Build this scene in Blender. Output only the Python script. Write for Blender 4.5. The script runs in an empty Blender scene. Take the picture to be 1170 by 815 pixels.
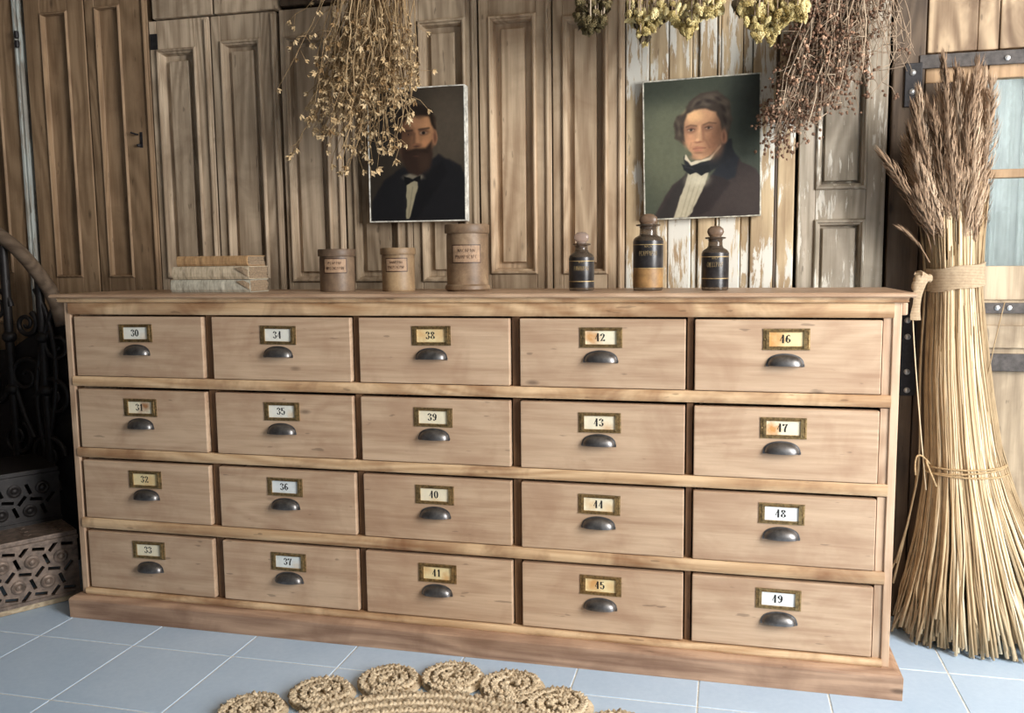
import bpy, math, random
import numpy as np
from mathutils import Vector, Matrix
random.seed(7); RNG = np.random.default_rng(7)
SC = bpy.context.scene
COL = SC.collection
PI = math.pi

# ------------------------------------------------------------------ camera
S = .92; ZF = -.86025
CAM = Vector((1.98397, -2.32031, 1.13405))
YAW, PITCH, ROLL, FPX = 0.24083748, 0.11001752, -0.01139663, 993.571424
def _axes():
    cy, sy, cp, sp, cr, sr = math.cos(YAW), math.sin(YAW), math.cos(PITCH), math.sin(PITCH), math.cos(ROLL), math.sin(ROLL)
    f = Vector((-sy*cp, cy*cp, -sp)); rt = Vector((cy, sy, 0)); up = rt.cross(f)
    return cr*rt + sr*up, -sr*rt + cr*up, f
RT, UP, FW = _axes()
cd = bpy.data.cameras.new('camera'); cam = bpy.data.objects.new('camera', cd); COL.objects.link(cam)
cam.matrix_world = Matrix.Translation(CAM) @ Matrix((RT, UP, -FW)).transposed().to_4x4()
cd.sensor_fit = 'HORIZONTAL'; cd.sensor_width = 36; cd.lens = 36*FPX/1170; cd.clip_start = .05
SC.camera = cam
def ray(px, py): return RT*((px-585)/FPX) - UP*((py-407.5)/FPX) + FW
def at(px, py, Y):
    d = ray(px, py); return CAM + d*((Y-CAM.y)/d.y)
def atz(px, py, Z):
    d = ray(px, py); return CAM + d*((Z-CAM.z)/d.z)
def X(v): return S*v
def Zf(z): return S*(z-ZF)

# ------------------------------------------------------------------ materials
def lin(c):
    return tuple(((v/255)/12.92 if v/255 <= .04045 else ((v/255+.055)/1.055)**2.4) for v in c[:3])
def L4(c): return (*lin(c), 1)
class NT:
    def __init__(s, name):
        s.m = bpy.data.materials.new(name); s.m.use_nodes = True; s.t = s.m.node_tree
        s.b = s.t.nodes['Principled BSDF']
    def n(s, typ, **kw):
        o = s.t.nodes.new(typ)
        for k, v in kw.items():
            if k in o.inputs: o.inputs[k].default_value = v
            else: setattr(o, k, v)
        return o
    def l(s, a, b): s.t.links.new(a, b)
    def coords(s, scale, rand=True):
        tc = s.n('ShaderNodeTexCoord'); mp = s.n('ShaderNodeMapping'); mp.inputs['Scale'].default_value = scale
        if rand:
            oi = s.n('ShaderNodeObjectInfo'); mu = s.n('ShaderNodeVectorMath', operation='SCALE')
            s.l(oi.outputs['Random'], mu.inputs['Scale']); mu.inputs[0].default_value = (7.3, 11.1, 5.7)
            ad = s.n('ShaderNodeVectorMath', operation='ADD'); s.l(tc.outputs['Object'], ad.inputs[0]); s.l(mu.outputs[0], ad.inputs[1])
            s.l(ad.outputs[0], mp.inputs['Vector'])
        else: s.l(tc.outputs['Object'], mp.inputs['Vector'])
        return mp.outputs[0]
    def ramp(s, fac, stops):
        r = s.n('ShaderNodeValToRGB'); e = r.color_ramp.elements
        while len(e) < len(stops): e.new(.5)
        for q, (p, c) in zip(e, stops): q.position = p; q.color = c if len(c) == 4 else L4(c)
        s.l(fac, r.inputs[0]); return r.outputs[0]
    def mix(s, f, a, b, mode='MIX'):
        m = s.n('ShaderNodeMix', data_type='RGBA', blend_type=mode)
        for v, k in ((f, 0), (a, 6), (b, 7)):
            if hasattr(v, 'links'): s.l(v, m.inputs[k])
            else: m.inputs[k].default_value = v
        return m.outputs[2]
    def noise(s, vec, scale=5, detail=6, rough=.6, dist=0):
        o = s.n('ShaderNodeTexNoise'); s.l(vec, o.inputs['Vector'])
        o.inputs['Scale'].default_value = scale; o.inputs['Detail'].default_value = detail
        o.inputs['Roughness'].default_value = rough; o.inputs['Distortion'].default_value = dist
        return o.outputs['Fac']
    def math(s, op, a, b=None):
        o = s.n('ShaderNodeMath', operation=op)
        for v, k in ((a, 0), (b, 1)):
            if v is None: continue
            if hasattr(v, 'links'): s.l(v, o.inputs[k])
            else: o.inputs[k].default_value = v
        return o.outputs[0]
    def bump(s, h, strength=.3, dist=.003):
        o = s.n('ShaderNodeBump'); o.inputs['Strength'].default_value = strength; o.inputs['Distance'].default_value = dist
        s.l(h, o.inputs['Height']); s.l(o.outputs[0], s.b.inputs['Normal'])
    def col(s, c):
        if hasattr(c, 'links'): s.l(c, s.b.inputs['Base Color'])
        else: s.b.inputs['Base Color'].default_value = L4(c)
BW = ((0, 0, 0, 1), (1, 1, 1, 1))

def wood(name, dark, light, axis='Z', stain=None, stain_amt=.5, paint=0., paint_col=(226, 222, 210), rough=.62, grain=1., ringamt=.18, knots=True, objrand=.12, bump=.35):
    m = NT(name)
    k = {'X': (.05, 1, 1), 'Y': (1, .05, 1), 'Z': (1, 1, .05)}[axis]
    v = m.coords(tuple(q*grain for q in k)); vi = m.coords((1, 1, 1))
    k2 = {'X': (.16, 1, 1), 'Y': (1, .16, 1), 'Z': (1, 1, .16)}[axis]; v2 = m.coords(k2)
    fine = m.noise(v, 130, 5, .65)
    wide = m.noise(v, 16, 4, .55, 1.2)
    # growth rings: bands of a stretched noise field
    fld = m.noise(v2, 4.5, 2, .4, .3)
    ring = m.math('SINE', m.math('MULTIPLY', fld, 95.))
    ring = m.math('ADD', m.math('MULTIPLY', ring, .5), .5)
    g = m.math('ADD', m.math('MULTIPLY', fine, .45), m.math('MULTIPLY', wide, .55))
    g2 = m.math('ADD', m.math('MULTIPLY', g, 1-ringamt), m.math('MULTIPLY', ring, ringamt))
    c = m.ramp(g2, [(.30, dark), (.62, light)])
    bl = m.noise(vi, 5.5, 4, .6, .6)
    if stain:
        c = m.mix(m.math('MULTIPLY', m.ramp(bl, [(.46, BW[0]), (.72, BW[1])]), stain_amt), c, L4(stain))
    if knots:
        kk = {'X': (1.2, 3, 3), 'Y': (3, 1.2, 3), 'Z': (3, 3, 1.2)}[axis]
        vo = m.n('ShaderNodeTexVoronoi'); m.l(m.coords(kk), vo.inputs['Vector']); vo.inputs['Scale'].default_value = 2.6
        kn = m.ramp(vo.outputs['Distance'], [(.028, BW[1]), (.075, BW[0])])
        c = m.mix(m.math('MULTIPLY', kn, .6), c, L4([q*.42 for q in dark]))
    sp = m.ramp(m.noise(m.coords(tuple(q**.5 for q in k)), 60, 2, .5), [(.70, BW[0]), (.74, BW[1])])
    c = m.mix(m.math('MULTIPLY', sp, .45), c, L4([q*.5 for q in dark]))
    oi = m.n('ShaderNodeObjectInfo')
    hs = m.n('ShaderNodeHueSaturation'); m.l(c, hs.inputs['Color'])
    val = m.math('ADD', m.math('MULTIPLY', oi.outputs['Random'], objrand*2), 1-objrand); m.l(val, hs.inputs['Value'])
    c = hs.outputs[0]
    h = g2
    if paint > 0:
        kp = {'X': (.12, 1, 1), 'Z': (1, 1, .12)}[axis]
        ch = m.noise(m.coords(kp), 42, 6, .7, .4)
        reg = m.noise(vi, 4.2, 3, .5)
        mk = m.math('ADD', m.math('MULTIPLY', ch, .55), m.math('MULTIPLY', reg, .45))
        mk = m.ramp(mk, [(.60-paint*.2, BW[0]), (.625-paint*.2, BW[1])])
        c = m.mix(mk, c, L4(paint_col)); h = m.math('ADD', g2, m.math('MULTIPLY', mk, .8))
    m.col(c); m.b.inputs['Roughness'].default_value = rough; m.b.inputs['Specular IOR Level'].default_value = .35
    m.bump(h, bump, .0025)
    return m.m
def plain(name, c, rough=.6, metal=0, var=.25, scale=30, bump=.2, bdist=.002, spec=.5):
    m = NT(name); v = m.coords((1, 1, 1)); n = m.noise(v, scale, 6, .65)
    m.col(m.ramp(n, [(.3, [q*(1-var) for q in c]), (.7, [min(255, q*(1+var)) for q in c])]))
    m.b.inputs['Roughness'].default_value = rough; m.b.inputs['Metallic'].default_value = metal
    m.b.inputs['Specular IOR Level'].default_value = spec
    if bump: m.bump(n, bump, bdist)
    return m.m
def varied(name, cols, rough=.8, scale=20):
    """each object draws its own tone from a list of colours"""
    m = NT(name); oi = m.n('ShaderNodeObjectInfo'); n = m.noise(m.coords((1, 1, 1)), scale, 3)
    f = m.math('ADD', m.math('MULTIPLY', oi.outputs['Random'], .75), m.math('MULTIPLY', n, .35))
    k = len(cols)-1
    m.col(m.ramp(f, [(.05+.9*i/k, c) for i, c in enumerate(cols)])); m.b.inputs['Roughness'].default_value = rough
    m.b.inputs['Specular IOR Level'].default_value = .25
    return m.m

# ------------------------------------------------------------------ mesh builder
class MB:
    def __init__(s): s.v = []; s.f = []; s.mi = []; s.k = 0
    def add(s, vs, fs, mi=None):
        o = len(s.v); s.v.extend(tuple(p) for p in vs)
        s.f.extend(tuple(i+o for i in f) for f in fs); s.mi.extend([s.k if mi is None else mi]*len(fs)); return s
    def box(s, x0, x1, y0, y1, z0, z1, mi=None):
        x0, x1 = min(x0, x1), max(x0, x1); y0, y1 = min(y0, y1), max(y0, y1); z0, z1 = min(z0, z1), max(z0, z1)
        vs = [(x, y, z) for z in (z0, z1) for y in (y0, y1) for x in (x0, x1)]
        return s.add(vs, [(0, 2, 3, 1), (4, 5, 7, 6), (0, 1, 5, 4), (2, 6, 7, 3), (0, 4, 6, 2), (1, 3, 7, 5)], mi)
    def loft(s, rings, closed=True, cap=(True, True), mi=None):
        n = len(rings[0]); vs = [p for r in rings for p in r]; fs = []
        for i in range(len(rings)-1):
            for j in range(n if closed else n-1):
                a, b = i*n+j, i*n+(j+1) % n; fs.append((a, b, b+n, a+n))
        if closed and cap[0]: fs.append(tuple(reversed(range(n))))
        if closed and cap[1]: fs.append(tuple(range((len(rings)-1)*n, len(rings)*n)))
        return s.add(vs, fs, mi)
    def tube(s, path, rad, n=6, cap=True, mi=None):
        path = [Vector(p) for p in path]; m = len(path)
        if not hasattr(rad, '__len__'): rad = [rad]*m
        T = [(path[min(i+1, m-1)]-path[max(i-1, 0)]).normalized() for i in range(m)]
        a = T[0].orthogonal().normalized(); rings = []
        for i in range(m):
            a = (a - T[i]*a.dot(T[i])); a = a.normalized() if a.length > 1e-6 else T[i].orthogonal().normalized()
            b = T[i].cross(a)
            rings.append([path[i]+(a*math.cos(2*PI*j/n)+b*math.sin(2*PI*j/n))*rad[i] for j in range(n)])
        return s.loft(rings, True, (cap, cap), mi)
    def lathe(s, prof, c=(0, 0, 0), n=40, mi=None, cap=(True, True)):
        c = Vector(c)
        return s.loft([[c+Vector((r*math.cos(2*PI*j/n), r*math.sin(2*PI*j/n), z)) for j in range(n)] for r, z in prof], True, cap, mi)
    def rects(s, x0, x1, y0, y1, prof, mi=None, cap=(True, True)):
        """loft of horizontal rectangles: prof = [(outset on left, right, front ; z)]"""
        R = []
        for e, z in prof: R.append([(x0-e, y1, z), (x0-e, y0-e, z), (x1+e, y0-e, z), (x1+e, y1, z)])
        return s.loft(R, True, cap, mi)
    def vrects(s, x0, x1, z0, z1, prof, mi=None, fill=True):
        """picture-frame loft in the xz plane facing -y: prof = [(inset, y)]"""
        R = [[(x0+i, y, z0+i), (x1-i, y, z0+i), (x1-i, y, z1-i), (x0+i, y, z1-i)] for i, y in prof]
        return s.loft(R, True, (False, fill), mi)
    def prism(s, pts, y0, y1, mi=None):
        """polygon in xz given counter-clockwise as seen from -y, extruded from y0 (front) to y1"""
        return s.loft([[(x, y1, z) for x, z in pts], [(x, y0, z) for x, z in pts]], True, (True, True), mi)
    def xf(s, M):
        s.v = [tuple(M @ Vector(p)) for p in s.v]; return s

ORG = {}
def org(o): return ORG.get(o.name, Vector((0, 0, 0)))
def mesh_of(mb, mats, name, o=(0, 0, 0), smooth=None):
    me = bpy.data.meshes.new(name); ox, oy, oz = o
    me.from_pydata([(x-ox, y-oy, z-oz) for x, y, z in mb.v], [], mb.f); me.validate()
    for m in (mats if isinstance(mats, (list, tuple)) else [mats]): me.materials.append(m)
    if len(me.polygons) == len(mb.mi) and any(mb.mi): me.polygons.foreach_set('material_index', mb.mi)
    import bmesh
    bm = bmesh.new(); bm.from_mesh(me); bmesh.ops.recalc_face_normals(bm, faces=bm.faces); bm.to_mesh(me); bm.free()
    if smooth is not None:
        me.polygons.foreach_set('use_smooth', [True]*len(me.polygons))
        if smooth < 180: me.set_sharp_from_angle(angle=math.radians(smooth))
    me.update(); return me
def link(name, data, parent=None, o=(0, 0, 0)):
    ob = bpy.data.objects.new(name, data); COL.objects.link(ob); o = Vector(o)
    if parent: ob.parent = parent; ob.location = o - org(parent)
    else: ob.location = o
    ORG[ob.name] = o; return ob
def obj(name, mb, mats, parent=None, o=None, smooth=None, bev=0, seg=2):
    if o is None: o = org(parent) if parent else (0, 0, 0)
    ob = link(name, mesh_of(mb, mats, name, o, smooth), parent, o)
    if bev:
        b = ob.modifiers.new('bevel', 'BEVEL'); b.width = bev; b.segments = seg; b.limit_method = 'ANGLE'; b.angle_limit = math.radians(35); b.harden_normals = False
    return ob
def tag(o, label, cat, group=None):
    o['label'] = label; o['category'] = cat
    if group: o['group'] = group
    return o
def thing(name, o, label, cat, group=None): return tag(link(name, None, None, o), label, cat, group)
def struct(o): o['kind'] = 'structure'; return o

# ------------------------------------------------------------------ palette
M = {}
M['chest'] = wood('chest_front_wood', (172, 140, 113), (206, 178, 149), 'X', (158, 122, 96), .5, objrand=.04, ringamt=.09, rough=.55)
M['chest_rail'] = wood('chest_rail_wood', (172, 132, 94), (224, 192, 152), 'X', (130, 86, 56), .8, objrand=.05, rough=.5)
M['chest_side'] = wood('chest_side_wood', (164, 132, 106), (206, 178, 150), 'Z', (144, 110, 84), .4, rough=.55)
M['chest_dark'] = wood('chest_inner_wood', (88, 62, 42), (128, 96, 68), 'Z', (60, 42, 30), .5)
M['plinth'] = wood('plinth_wood', (134, 104, 84), (184, 152, 126), 'X', (108, 78, 60), .55, rough=.5)
M['topboard'] = wood('top_board_wood', (164, 132, 106), (200, 170, 142), 'X', (140, 108, 86), .4, rough=.42)
M['pewter'] = plain('dark_pewter', (116, 114, 113), .36, .85, .2, 40, .05)
M['brass'] = plain('aged_brass', (146, 122, 84), .42, .8, .3, 120, .15, .001)
M['ink'] = plain('ink', (22, 20, 20), .6, 0, .1, 30, 0)
M['iron'] = plain('black_iron', (42, 40, 42), .5, .3, .3, 60, .3)
M['bolt'] = plain('galvanised_bolt', (190, 190, 188), .35, .7, .1, 60, 0)
M['strap'] = plain('grey_iron_strap', (78, 73, 70), .75, 0, .25, 50, .3)

# ------------------------------------------------------------------ the setting
YW = .535
m = NT('floor_tile')
vi = m.coords((1, 1, 1), False)
n1 = m.noise(vi, 3, 5, .6); n2 = m.noise(vi, 60, 4, .6)
m.col(m.ramp(m.math('ADD', m.math('MULTIPLY', n1, .6), m.math('MULTIPLY', n2, .4)), [(.3, (178, 203, 228)), (.7, (200, 221, 242))]))
m.b.inputs['Roughness'].default_value = .38; m.bump(n2, .08, .001); M['tile'] = m.m
M['grout'] = plain('grout', (226, 226, 220), .85, 0, .1, 80, .2)
fb = MB(); T = .3303; gx0 = X(.662) - 6*T; gy0 = X(-.185) + 2*T; g = .0022
for i in range(-1, 18):
    for j in range(-2, 14):
        x0 = gx0+i*T; y0 = gy0-j*T
        fb.box(x0+g, x0+T-g, y0-T+g, y0-g, -.012, 0, 0)
fb.box(gx0-T, gx0+18*T, gy0-14*T, gy0+2*T, -.03, -.0015, 1)
fl = struct(obj('floor', fb, [M['tile'], M['grout']], bev=.0012, seg=1))
dw = plain('dark_wall', (58, 46, 36), .9, 0, .3, 20, .3)
pl = plain('plaster', (176, 160, 140), .9, 0, .1, 8, .2)
wb = MB()   # rear wall with the opening of the glazed door
dx0, dx1 = at(1054, 200, YW).x, at(1054, 200, YW).x+.95
gx_0, gx_1 = at(1125, 200, YW).x, dx1-.16
gz0, gz1 = at(1150, 304, YW).z, at(1150, 88, YW).z
wb.box(-1.5, gx_0-.02, .6, .66, 0, 2.75).box(gx_1+.02, 4.4, .6, .66, 0, 2.75).box(gx_0-.02, gx_1+.02, .6, .66, 0, gz0-.02).box(gx_0-.02, gx_1+.02, .6, .66, gz1+.02, 2.75)
struct(obj('wall_back', wb, dw))
struct(obj('wall_left', MB().box(-1.56, -1.5, -4, .66, 0, 2.75), plain('left_wall', (66, 55, 46), .9, 0, .15, 6, .2)))
struct(obj('ceiling', MB().box(-1.56, 4.4, -4, .66, 2.75, 2.8), pl))

# ------------------------------------------------------------------ panelled doors on the back wall
WD = {}
def wd(key, dark, light, stain, **kw): WD[key] = wood('old_door_wood_'+key, dark, light, 'Z', stain, **kw); return WD[key]
wd('brown', (120, 95, 70), (162, 134, 104), (104, 80, 58))
wd('tan', (146, 125, 102), (202, 181, 155), (116, 96, 76))
wd('grey', (134, 115, 93), (188, 168, 142), (112, 92, 74))
wd('pale', (156, 130, 103), (206, 182, 152), (138, 108, 82))
wd('paint', (160, 136, 106), (208, 186, 150), (140, 108, 76), paint=.44)
wd('paint2', (138, 127, 109), (184, 172, 154), (114, 102, 86), paint=.30, paint_col=(218, 212, 198))
wd('post', (66, 53, 42), (102, 86, 70), (54, 44, 35))
wd('door', (140, 122, 99), (196, 176, 148), (116, 98, 78))
wd('honey', (146, 116, 84), (188, 156, 120), (128, 98, 70))
wd('white_edge', (120, 112, 100), (170, 166, 156), (120, 110, 100), paint=.42, paint_col=(176, 180, 174))
RAISED = lambda Y, a, b: [(-.002, Y+.001), (.001, Y-.008), (.004, Y-.010), (.008, Y-.009), (.011, Y-.001), (.015, Y+.001), (.020, Y+.025), (.020+a, Y+.026), (.020+a+.0015, Y+.011), (.020+a+b, Y+.009)]
FLAT = lambda Y, a, b: [(-.002, Y+.001), (.001, Y-.005), (.004, Y-.007), (.007, Y-.005), (.0095, Y+.012), (.011, Y+.014)]
def leaf(name, label, px0, px1, ptop, opens, mat, prof=RAISED, fieldin=(.016, .004), Y=YW, group=None, cat='door', zb=.02, matp=None, py=200, edge=True):
    """a panelled door leaf: px0/px1 edges, ptop = row of its top edge, opens = [(px_l, px_r, row_top, row_bottom)]"""
    x0, x1 = at(px0, py, Y).x, at(px1, py, Y).x
    zt = at((px0+px1)/2, ptop, Y).z if ptop is not None else 2.35
    root = thing(name, ((x0+x1)/2, Y+.03, zb), label, cat, group)
    O = []
    for (a, b, t, bt) in opens:
        xa, xb = at(a, py, Y).x, at(b, py, Y).x
        O.append((xa, xb, at((a+b)/2, bt, Y).z, at((a+b)/2, t, Y).z if t is not None else zt-.12))
    O.sort(key=lambda q: q[2])
    xa, xb = O[0][0], O[0][1]
    lowtop = O[0][2]-.19
    O.insert(0, (xa, xb, zb+.2, lowtop))             # the panel down behind the chest
    f = MB(); yb = Y+.036
    f.box(x0, xa, Y, yb, zb, zt).box(xb, x1, Y, yb, zb, zt)
    zz = zb
    for (_, _, z0, z1) in O: f.box(xa, xb, Y+.0005, yb, zz, z0); zz = z1
    f.box(xa, xb, Y+.0005, yb, zz, zt)
    obj('frame', f, mat, root, bev=.003)
    if edge:
        e = MB()
        for xx, s_ in ((x1-.011, 1),):
            e.tube([(xx, Y-.001, zb+.01), (xx, Y-.001, zt-.01)], .007, 8); e.tube([(xx+.010, Y+.004, zb+.01), (xx+.010, Y+.004, zt-.01)], .004, 8)
        obj('bead', e, mat, root, smooth=40)
    for (a, b, z0, z1) in O:
        p = MB().vrects(a, b, z0, z1, prof(Y, *fieldin)); p.box(a+.004, b-.004, Y+.024, Y+.034, z0, z1)
        obj('panel', p, matp or mat, root)
    return root, x0, x1, zt
G = None
r, *_ = leaf('panelled_door', 'brown panelled door at the far left edge, behind the curved handrail', -64, 28, None, [(-52, 8, None, 312)], WD['brown'], FLAT, edge=False)
e = MB(); xa, xb = at(28.5, 200, YW).x, at(34.2, 200, YW).x
e.box(xa, xa+.012, YW-.010, YW+.03, .02, 2.3).box(xa+.014, xb, YW-.004, YW+.03, .02, 2.3)
obj('edge_strip', e, WD['white_edge'], r, bev=.003)['label'] = 'edge strip with worn blue-white paint'
h = MB(); hp = at(23, 46, YW)
for k in (-1, 1): h.lathe([(.001, -.014), (.008, -.012), (.009, 0), (.008, .012), (.001, .014)], (hp.x, YW-.016, hp.z+k*.017), 12)
obj('hinge_knuckle', h, M['iron'], r, smooth=40)
leaf('panelled_door', 'tall brown door leaf with one flat panel, right of the dark gap', 39.5, 106.5, None, [(58, 88, 13, 317)], WD['brown'], FLAT, edge=False)
r, *_ = leaf('panelled_door', 'tall brown door leaf with a small dark iron lock on its right stile', 108, 177, None, [(119, 147, 6, 317)], WD['brown'], FLAT)
lk = MB(); q = at(161, 160, YW)
lk.box(q.x-.002, q.x+.008, YW-.003, YW+.001, q.z-.028, q.z+.028); lk.tube([(q.x-.012, YW, q.z+.02), (q.x-.012, YW-.014, q.z+.02), (q.x-.03, YW-.016, q.z+.026)], .0035, 6)
lk.lathe([(.001, -.006), (.007, -.004), (.008, .004), (.001, .006)], (q.x-.006, YW-.006, q.z-.02), 10)
obj('lock', lk, M['iron'], r)
r, a, b, z = leaf('panelled_shutter', 'brown narrow shutter with a dark iron hinge mark at its top left', 179, 246, 21, [(187, 231, 55, 318)], WD['tan'], fieldin=(.020, .003))
hm = MB().box(a+.004, a+.034, YW-.002, YW+.002, z-.10, z-.045); obj('hinge_plate', hm, M['iron'], r)
leaf('panelled_shutter', 'brown narrow shutter behind the right end of the book stack', 248.5, 321, 15, [(259, 304, 45, 318)], WD['tan'], fieldin=(.014, .003))
leaf('panelled_shutter', 'greyish brown shutter behind the left edge of the seed pod bunch', 325.5, 392, 8, [(331, 378, 40, 322)], WD['tan'], fieldin=(.014, .003))
leaf('panelled_shutter', 'greyish shutter half hidden by the bearded portrait and the seed pods', 395, 469, None, [(404, 456, 24, 322)], WD['grey'], fieldin=(.016, .003))
leaf('panelled_shutter', 'grey brown shutter above the right edge of the bearded portrait', 470.5, 546, None, [(481, 534, 22, 322)], WD['grey'], fieldin=(.020, .003))
leaf('panelled_shutter', 'pale wooden shutter between the two portraits, nearer the bearded one', 549, 629.5, None, [(560, 613, 17, 313)], WD['pale'], fieldin=(.018, .003))
leaf('panelled_shutter', 'pale wooden shutter right beside the flaking boards behind the cravat portrait', 632, 712.5, None, [(643, 694, 17, 313)], WD['pale'], fieldin=(.016, .003))
# worn boarded shutter behind the second portrait
x0, x1 = at(714.5, 200, YW).x, at(886, 200, YW).x
r = thing('boarded_shutter', ((x0+x1)/2, YW+.03, .02), 'boarded shutter with flaking white paint behind the cravat portrait', 'door')
edges = [714.5, 741, 763, 790, 797.5, 818, 822, 847, 858, 886]
deep = [0, .004, .004, .010, .0, -.004, .002, .009, .0]
for i in range(len(edges)-1):
    xa, xb = at(edges[i], 200, YW).x+.0012, at(edges[i+1], 200, YW).x-.0012
    obj('board', MB().box(xa, xb, YW+deep[i], YW+.036, .02, 2.35), WD['paint'], r, bev=.004)
xa, xb = at(888.5, 200, YW).x, at(908, 200, YW).x
r = thing('jamb_board', ((xa+xb)/2, YW+.03, .02), 'narrow upright board with white paint flakes left of the two-panelled door', 'board')
obj('plank', MB().box(xa, xb, YW-.004, YW+.036, .02, 2.35), WD['paint'], r, bev=.004)
obj('bead', MB().tube([(xa-.006, YW+.006, .03), (xa-.006, YW+.006, 2.3)], .007, 8), WD['post'], r, smooth=40)
leaf('panelled_door', 'weathered grey two-panelled door behind the reddish dried twig bunch', 912.5, 1012, None, [(932, 990, 20, 216), (932, 990, 251, 345)], WD['paint2'], fieldin=(.004, .003), edge=False, zb=.02)
# boards above the two narrow shutters
for a, b, t, lab in ((176, 244.5, 20, 'short brown board above the shutter with the hinge mark'), (246.5, 318, 14, 'short brown board above the shutter behind the right end of the books'), (322, 392, 5, 'dark board end above the greyish brown shutter by the seed pods')):
    xa, xb = at(a, 20, YW).x, at(b, 20, YW).x; zb_ = at((a+b)/2, t, YW).z
    o = tag(obj('header_board', MB().box(xa, xb, YW-.012, YW+.03, zb_, zb_+.22), WD['tan' if t > 5 else 'post'], None, ((xa+xb)/2, YW, zb_), bev=.004), lab, 'board')
# the dark post with iron plates
xa, xb = at(1016, 200, YW).x, at(1052, 200, YW).x
struct(obj('trim_1', MB().box(xa, xb, YW-.004, YW+.06, 0, 2.6), WD['post'], None, ((xa+xb)/2, YW, 0), bev=.004))
def plate(pxa, pxb, pya, pyb, bolts, label):
    A, B = at(pxa, pya, YW-.004), at(pxb, pyb, YW-.004)
    r = thing('iron_plate', ((A.x+B.x)/2, YW-.004, B.z), label, 'hinge plate')
    obj('backplate', MB().box(A.x, B.x, YW-.012, YW-.004, B.z, A.z), M['iron'], r, bev=.002)
    for (bx, by) in bolts:
        p = at(bx, by, YW-.012)
        b = MB().lathe([(.009, 0), (.009, .002), (.006, .005), (.001, .006)], (0, 0, 0), 14); b.xf(Matrix.Translation((p.x, YW-.012, p.z)) @ Matrix.Rotation(PI/2, 4, 'X'))
        obj('bolt', b, M['bolt'], r, smooth=40)
plate(1034, 1052, 73, 122, [(1043, 83), (1042, 105)], 'black iron plate with two bolts on the post above the sheaf')
plate(1030, 1044, 355, 452, [(1037, 366), (1037, 385), (1036, 425), (1036, 446)], 'black iron plate with four bolts on the post beside the chest')

# the glazed door
dr = struct(link('door_1', None, None, ((dx0+dx1)/2, YW, 0)))
Yd = YW+.005
z_h0 = gz1; dz = lambda py: at(1150, py, Yd).z
m_top = WD['door']
b = MB(); topz = 2.3
xs = [dx0, at(1118, 30, Yd).x, at(1143, 30, Yd).x, dx1]
for i in range(3): b.box(xs[i]+.001, xs[i+1]-.001, Yd+.004*(i % 2), Yd+.04, dz(55), topz)
obj('top_board', b, wood('burl_board', (132, 108, 84), (196, 170, 138), 'Z', (100, 76, 56), .9, grain=.35, ringamt=.34), dr, bev=.003)
b = MB().box(dx0, gx_0, Yd+.006, Yd+.04, dz(90), dz(57)).box(gx_0, dx1, Yd+.002, Yd+.04, gz1, dz(57))
obj('head_rail', b, WD['honey'], dr, bev=.003)
b = MB().box(dx0, gx_0, Yd+.004, Yd+.04, .02, dz(90)); obj('stile', b, WD['post'], dr, bev=.003)
b = MB().box(gx_1, dx1, Yd+.004, Yd+.04, .02, dz(90)); obj('stile', b, WD['door'], dr, bev=.003)
b = MB().box(gx_0, gx_1, Yd+.004, Yd+.04, dz(203), dz(193)); obj('glazing_bar', b, WD['honey'], dr, bev=.002)
b = MB().box(gx_0, gx_1, Yd+.002, Yd+.04, dz(343), gz0); obj('middle_rail', b, WD['door'], dr, bev=.003)
b = MB()
for i in range(3):
    xa = gx_0+(gx_1-gx_0)*i/3; b.box(xa+.001, xa+(gx_1-gx_0)/3-.001, Yd+.008, Yd+.04, .02, dz(343))
b.box(gx_0, gx_1, Yd-.004, Yd+.012, dz(398), dz(372)); b.box(gx_0, gx_1, Yd-.006, Yd+.012, .03, .12)
obj('lower_panel', b, WD['door'], dr, bev=.003)
def strap(py0, py1, x_from, bolts):
    z0, z1 = dz(py1), dz(py0)
    b = MB().box(x_from, dx1-.05, Yd-.014, Yd-.004, z0, z1)
    so = obj('strap_hinge', b, M['strap'], dr, bev=.002); so['label'] = 'grey iron strap'
    for bx in bolts:
        p = at(bx, (py0+py1)/2, Yd-.014); k = MB().lathe([(.007, 0), (.007, .003), (.001, .005)], (0, 0, 0), 12).xf(Matrix.Translation((p.x, Yd-.014, p.z)) @ Matrix.Rotation(PI/2, 4, 'X'))
        obj('bolt', k, M['bolt'], so, smooth=40)
strap(58, 74, at(1050, 66, Yd).x, [1151])
strap(346, 358, at(1100, 350, Yd).x, [1139, 1153])
strap(404, 424, at(1090, 412, Yd).x, [])
gl = NT('old_glass'); gl.b.inputs['Transmission Weight'].default_value = 1; gl.b.inputs['Roughness'].default_value = .02; gl.b.inputs['IOR'].default_value = 1.45; gl.col((235, 245, 245))
gl.bump(gl.noise(gl.coords((1, 1, 1)), 18, 2), .08, .003)
for a, b_ in ((gz0, dz(203)), (dz(193), gz1)):
    obj('pane', MB().box(gx_0, gx_1, Yd+.02, Yd+.024, a, b_), gl.m, dr)
cm = NT('sheer_curtain'); v = cm.coords((1, 1, .4)); n = cm.noise(v, 26, 4)
cm.col(cm.ramp(n, [(.35, (150, 152, 150)), (.65, (216, 218, 216))])); cm.b.inputs['Roughness'].default_value = .9
tr = cm.n('ShaderNodeBsdfTranslucent'); tr.inputs[0].default_value = L4((212, 212, 210)); mx = cm.n('ShaderNodeMixShader'); mx.inputs[0].default_value = .6
cm.l(cm.b.outputs[0], mx.inputs[1]); cm.l(tr.outputs[0], mx.inputs[2]); cm.l(mx.outputs[0], cm.t.nodes['Material Output'].inputs[0])
cb = MB(); R0 = []; nx = 90; W = gx_1-gx_0+.06
prof = [(gx_0-.03+W*i/nx, Yd+.085+.022*math.sin(i*.62)+.012*math.sin(i*1.9+1)) for i in range(nx+1)]
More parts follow.
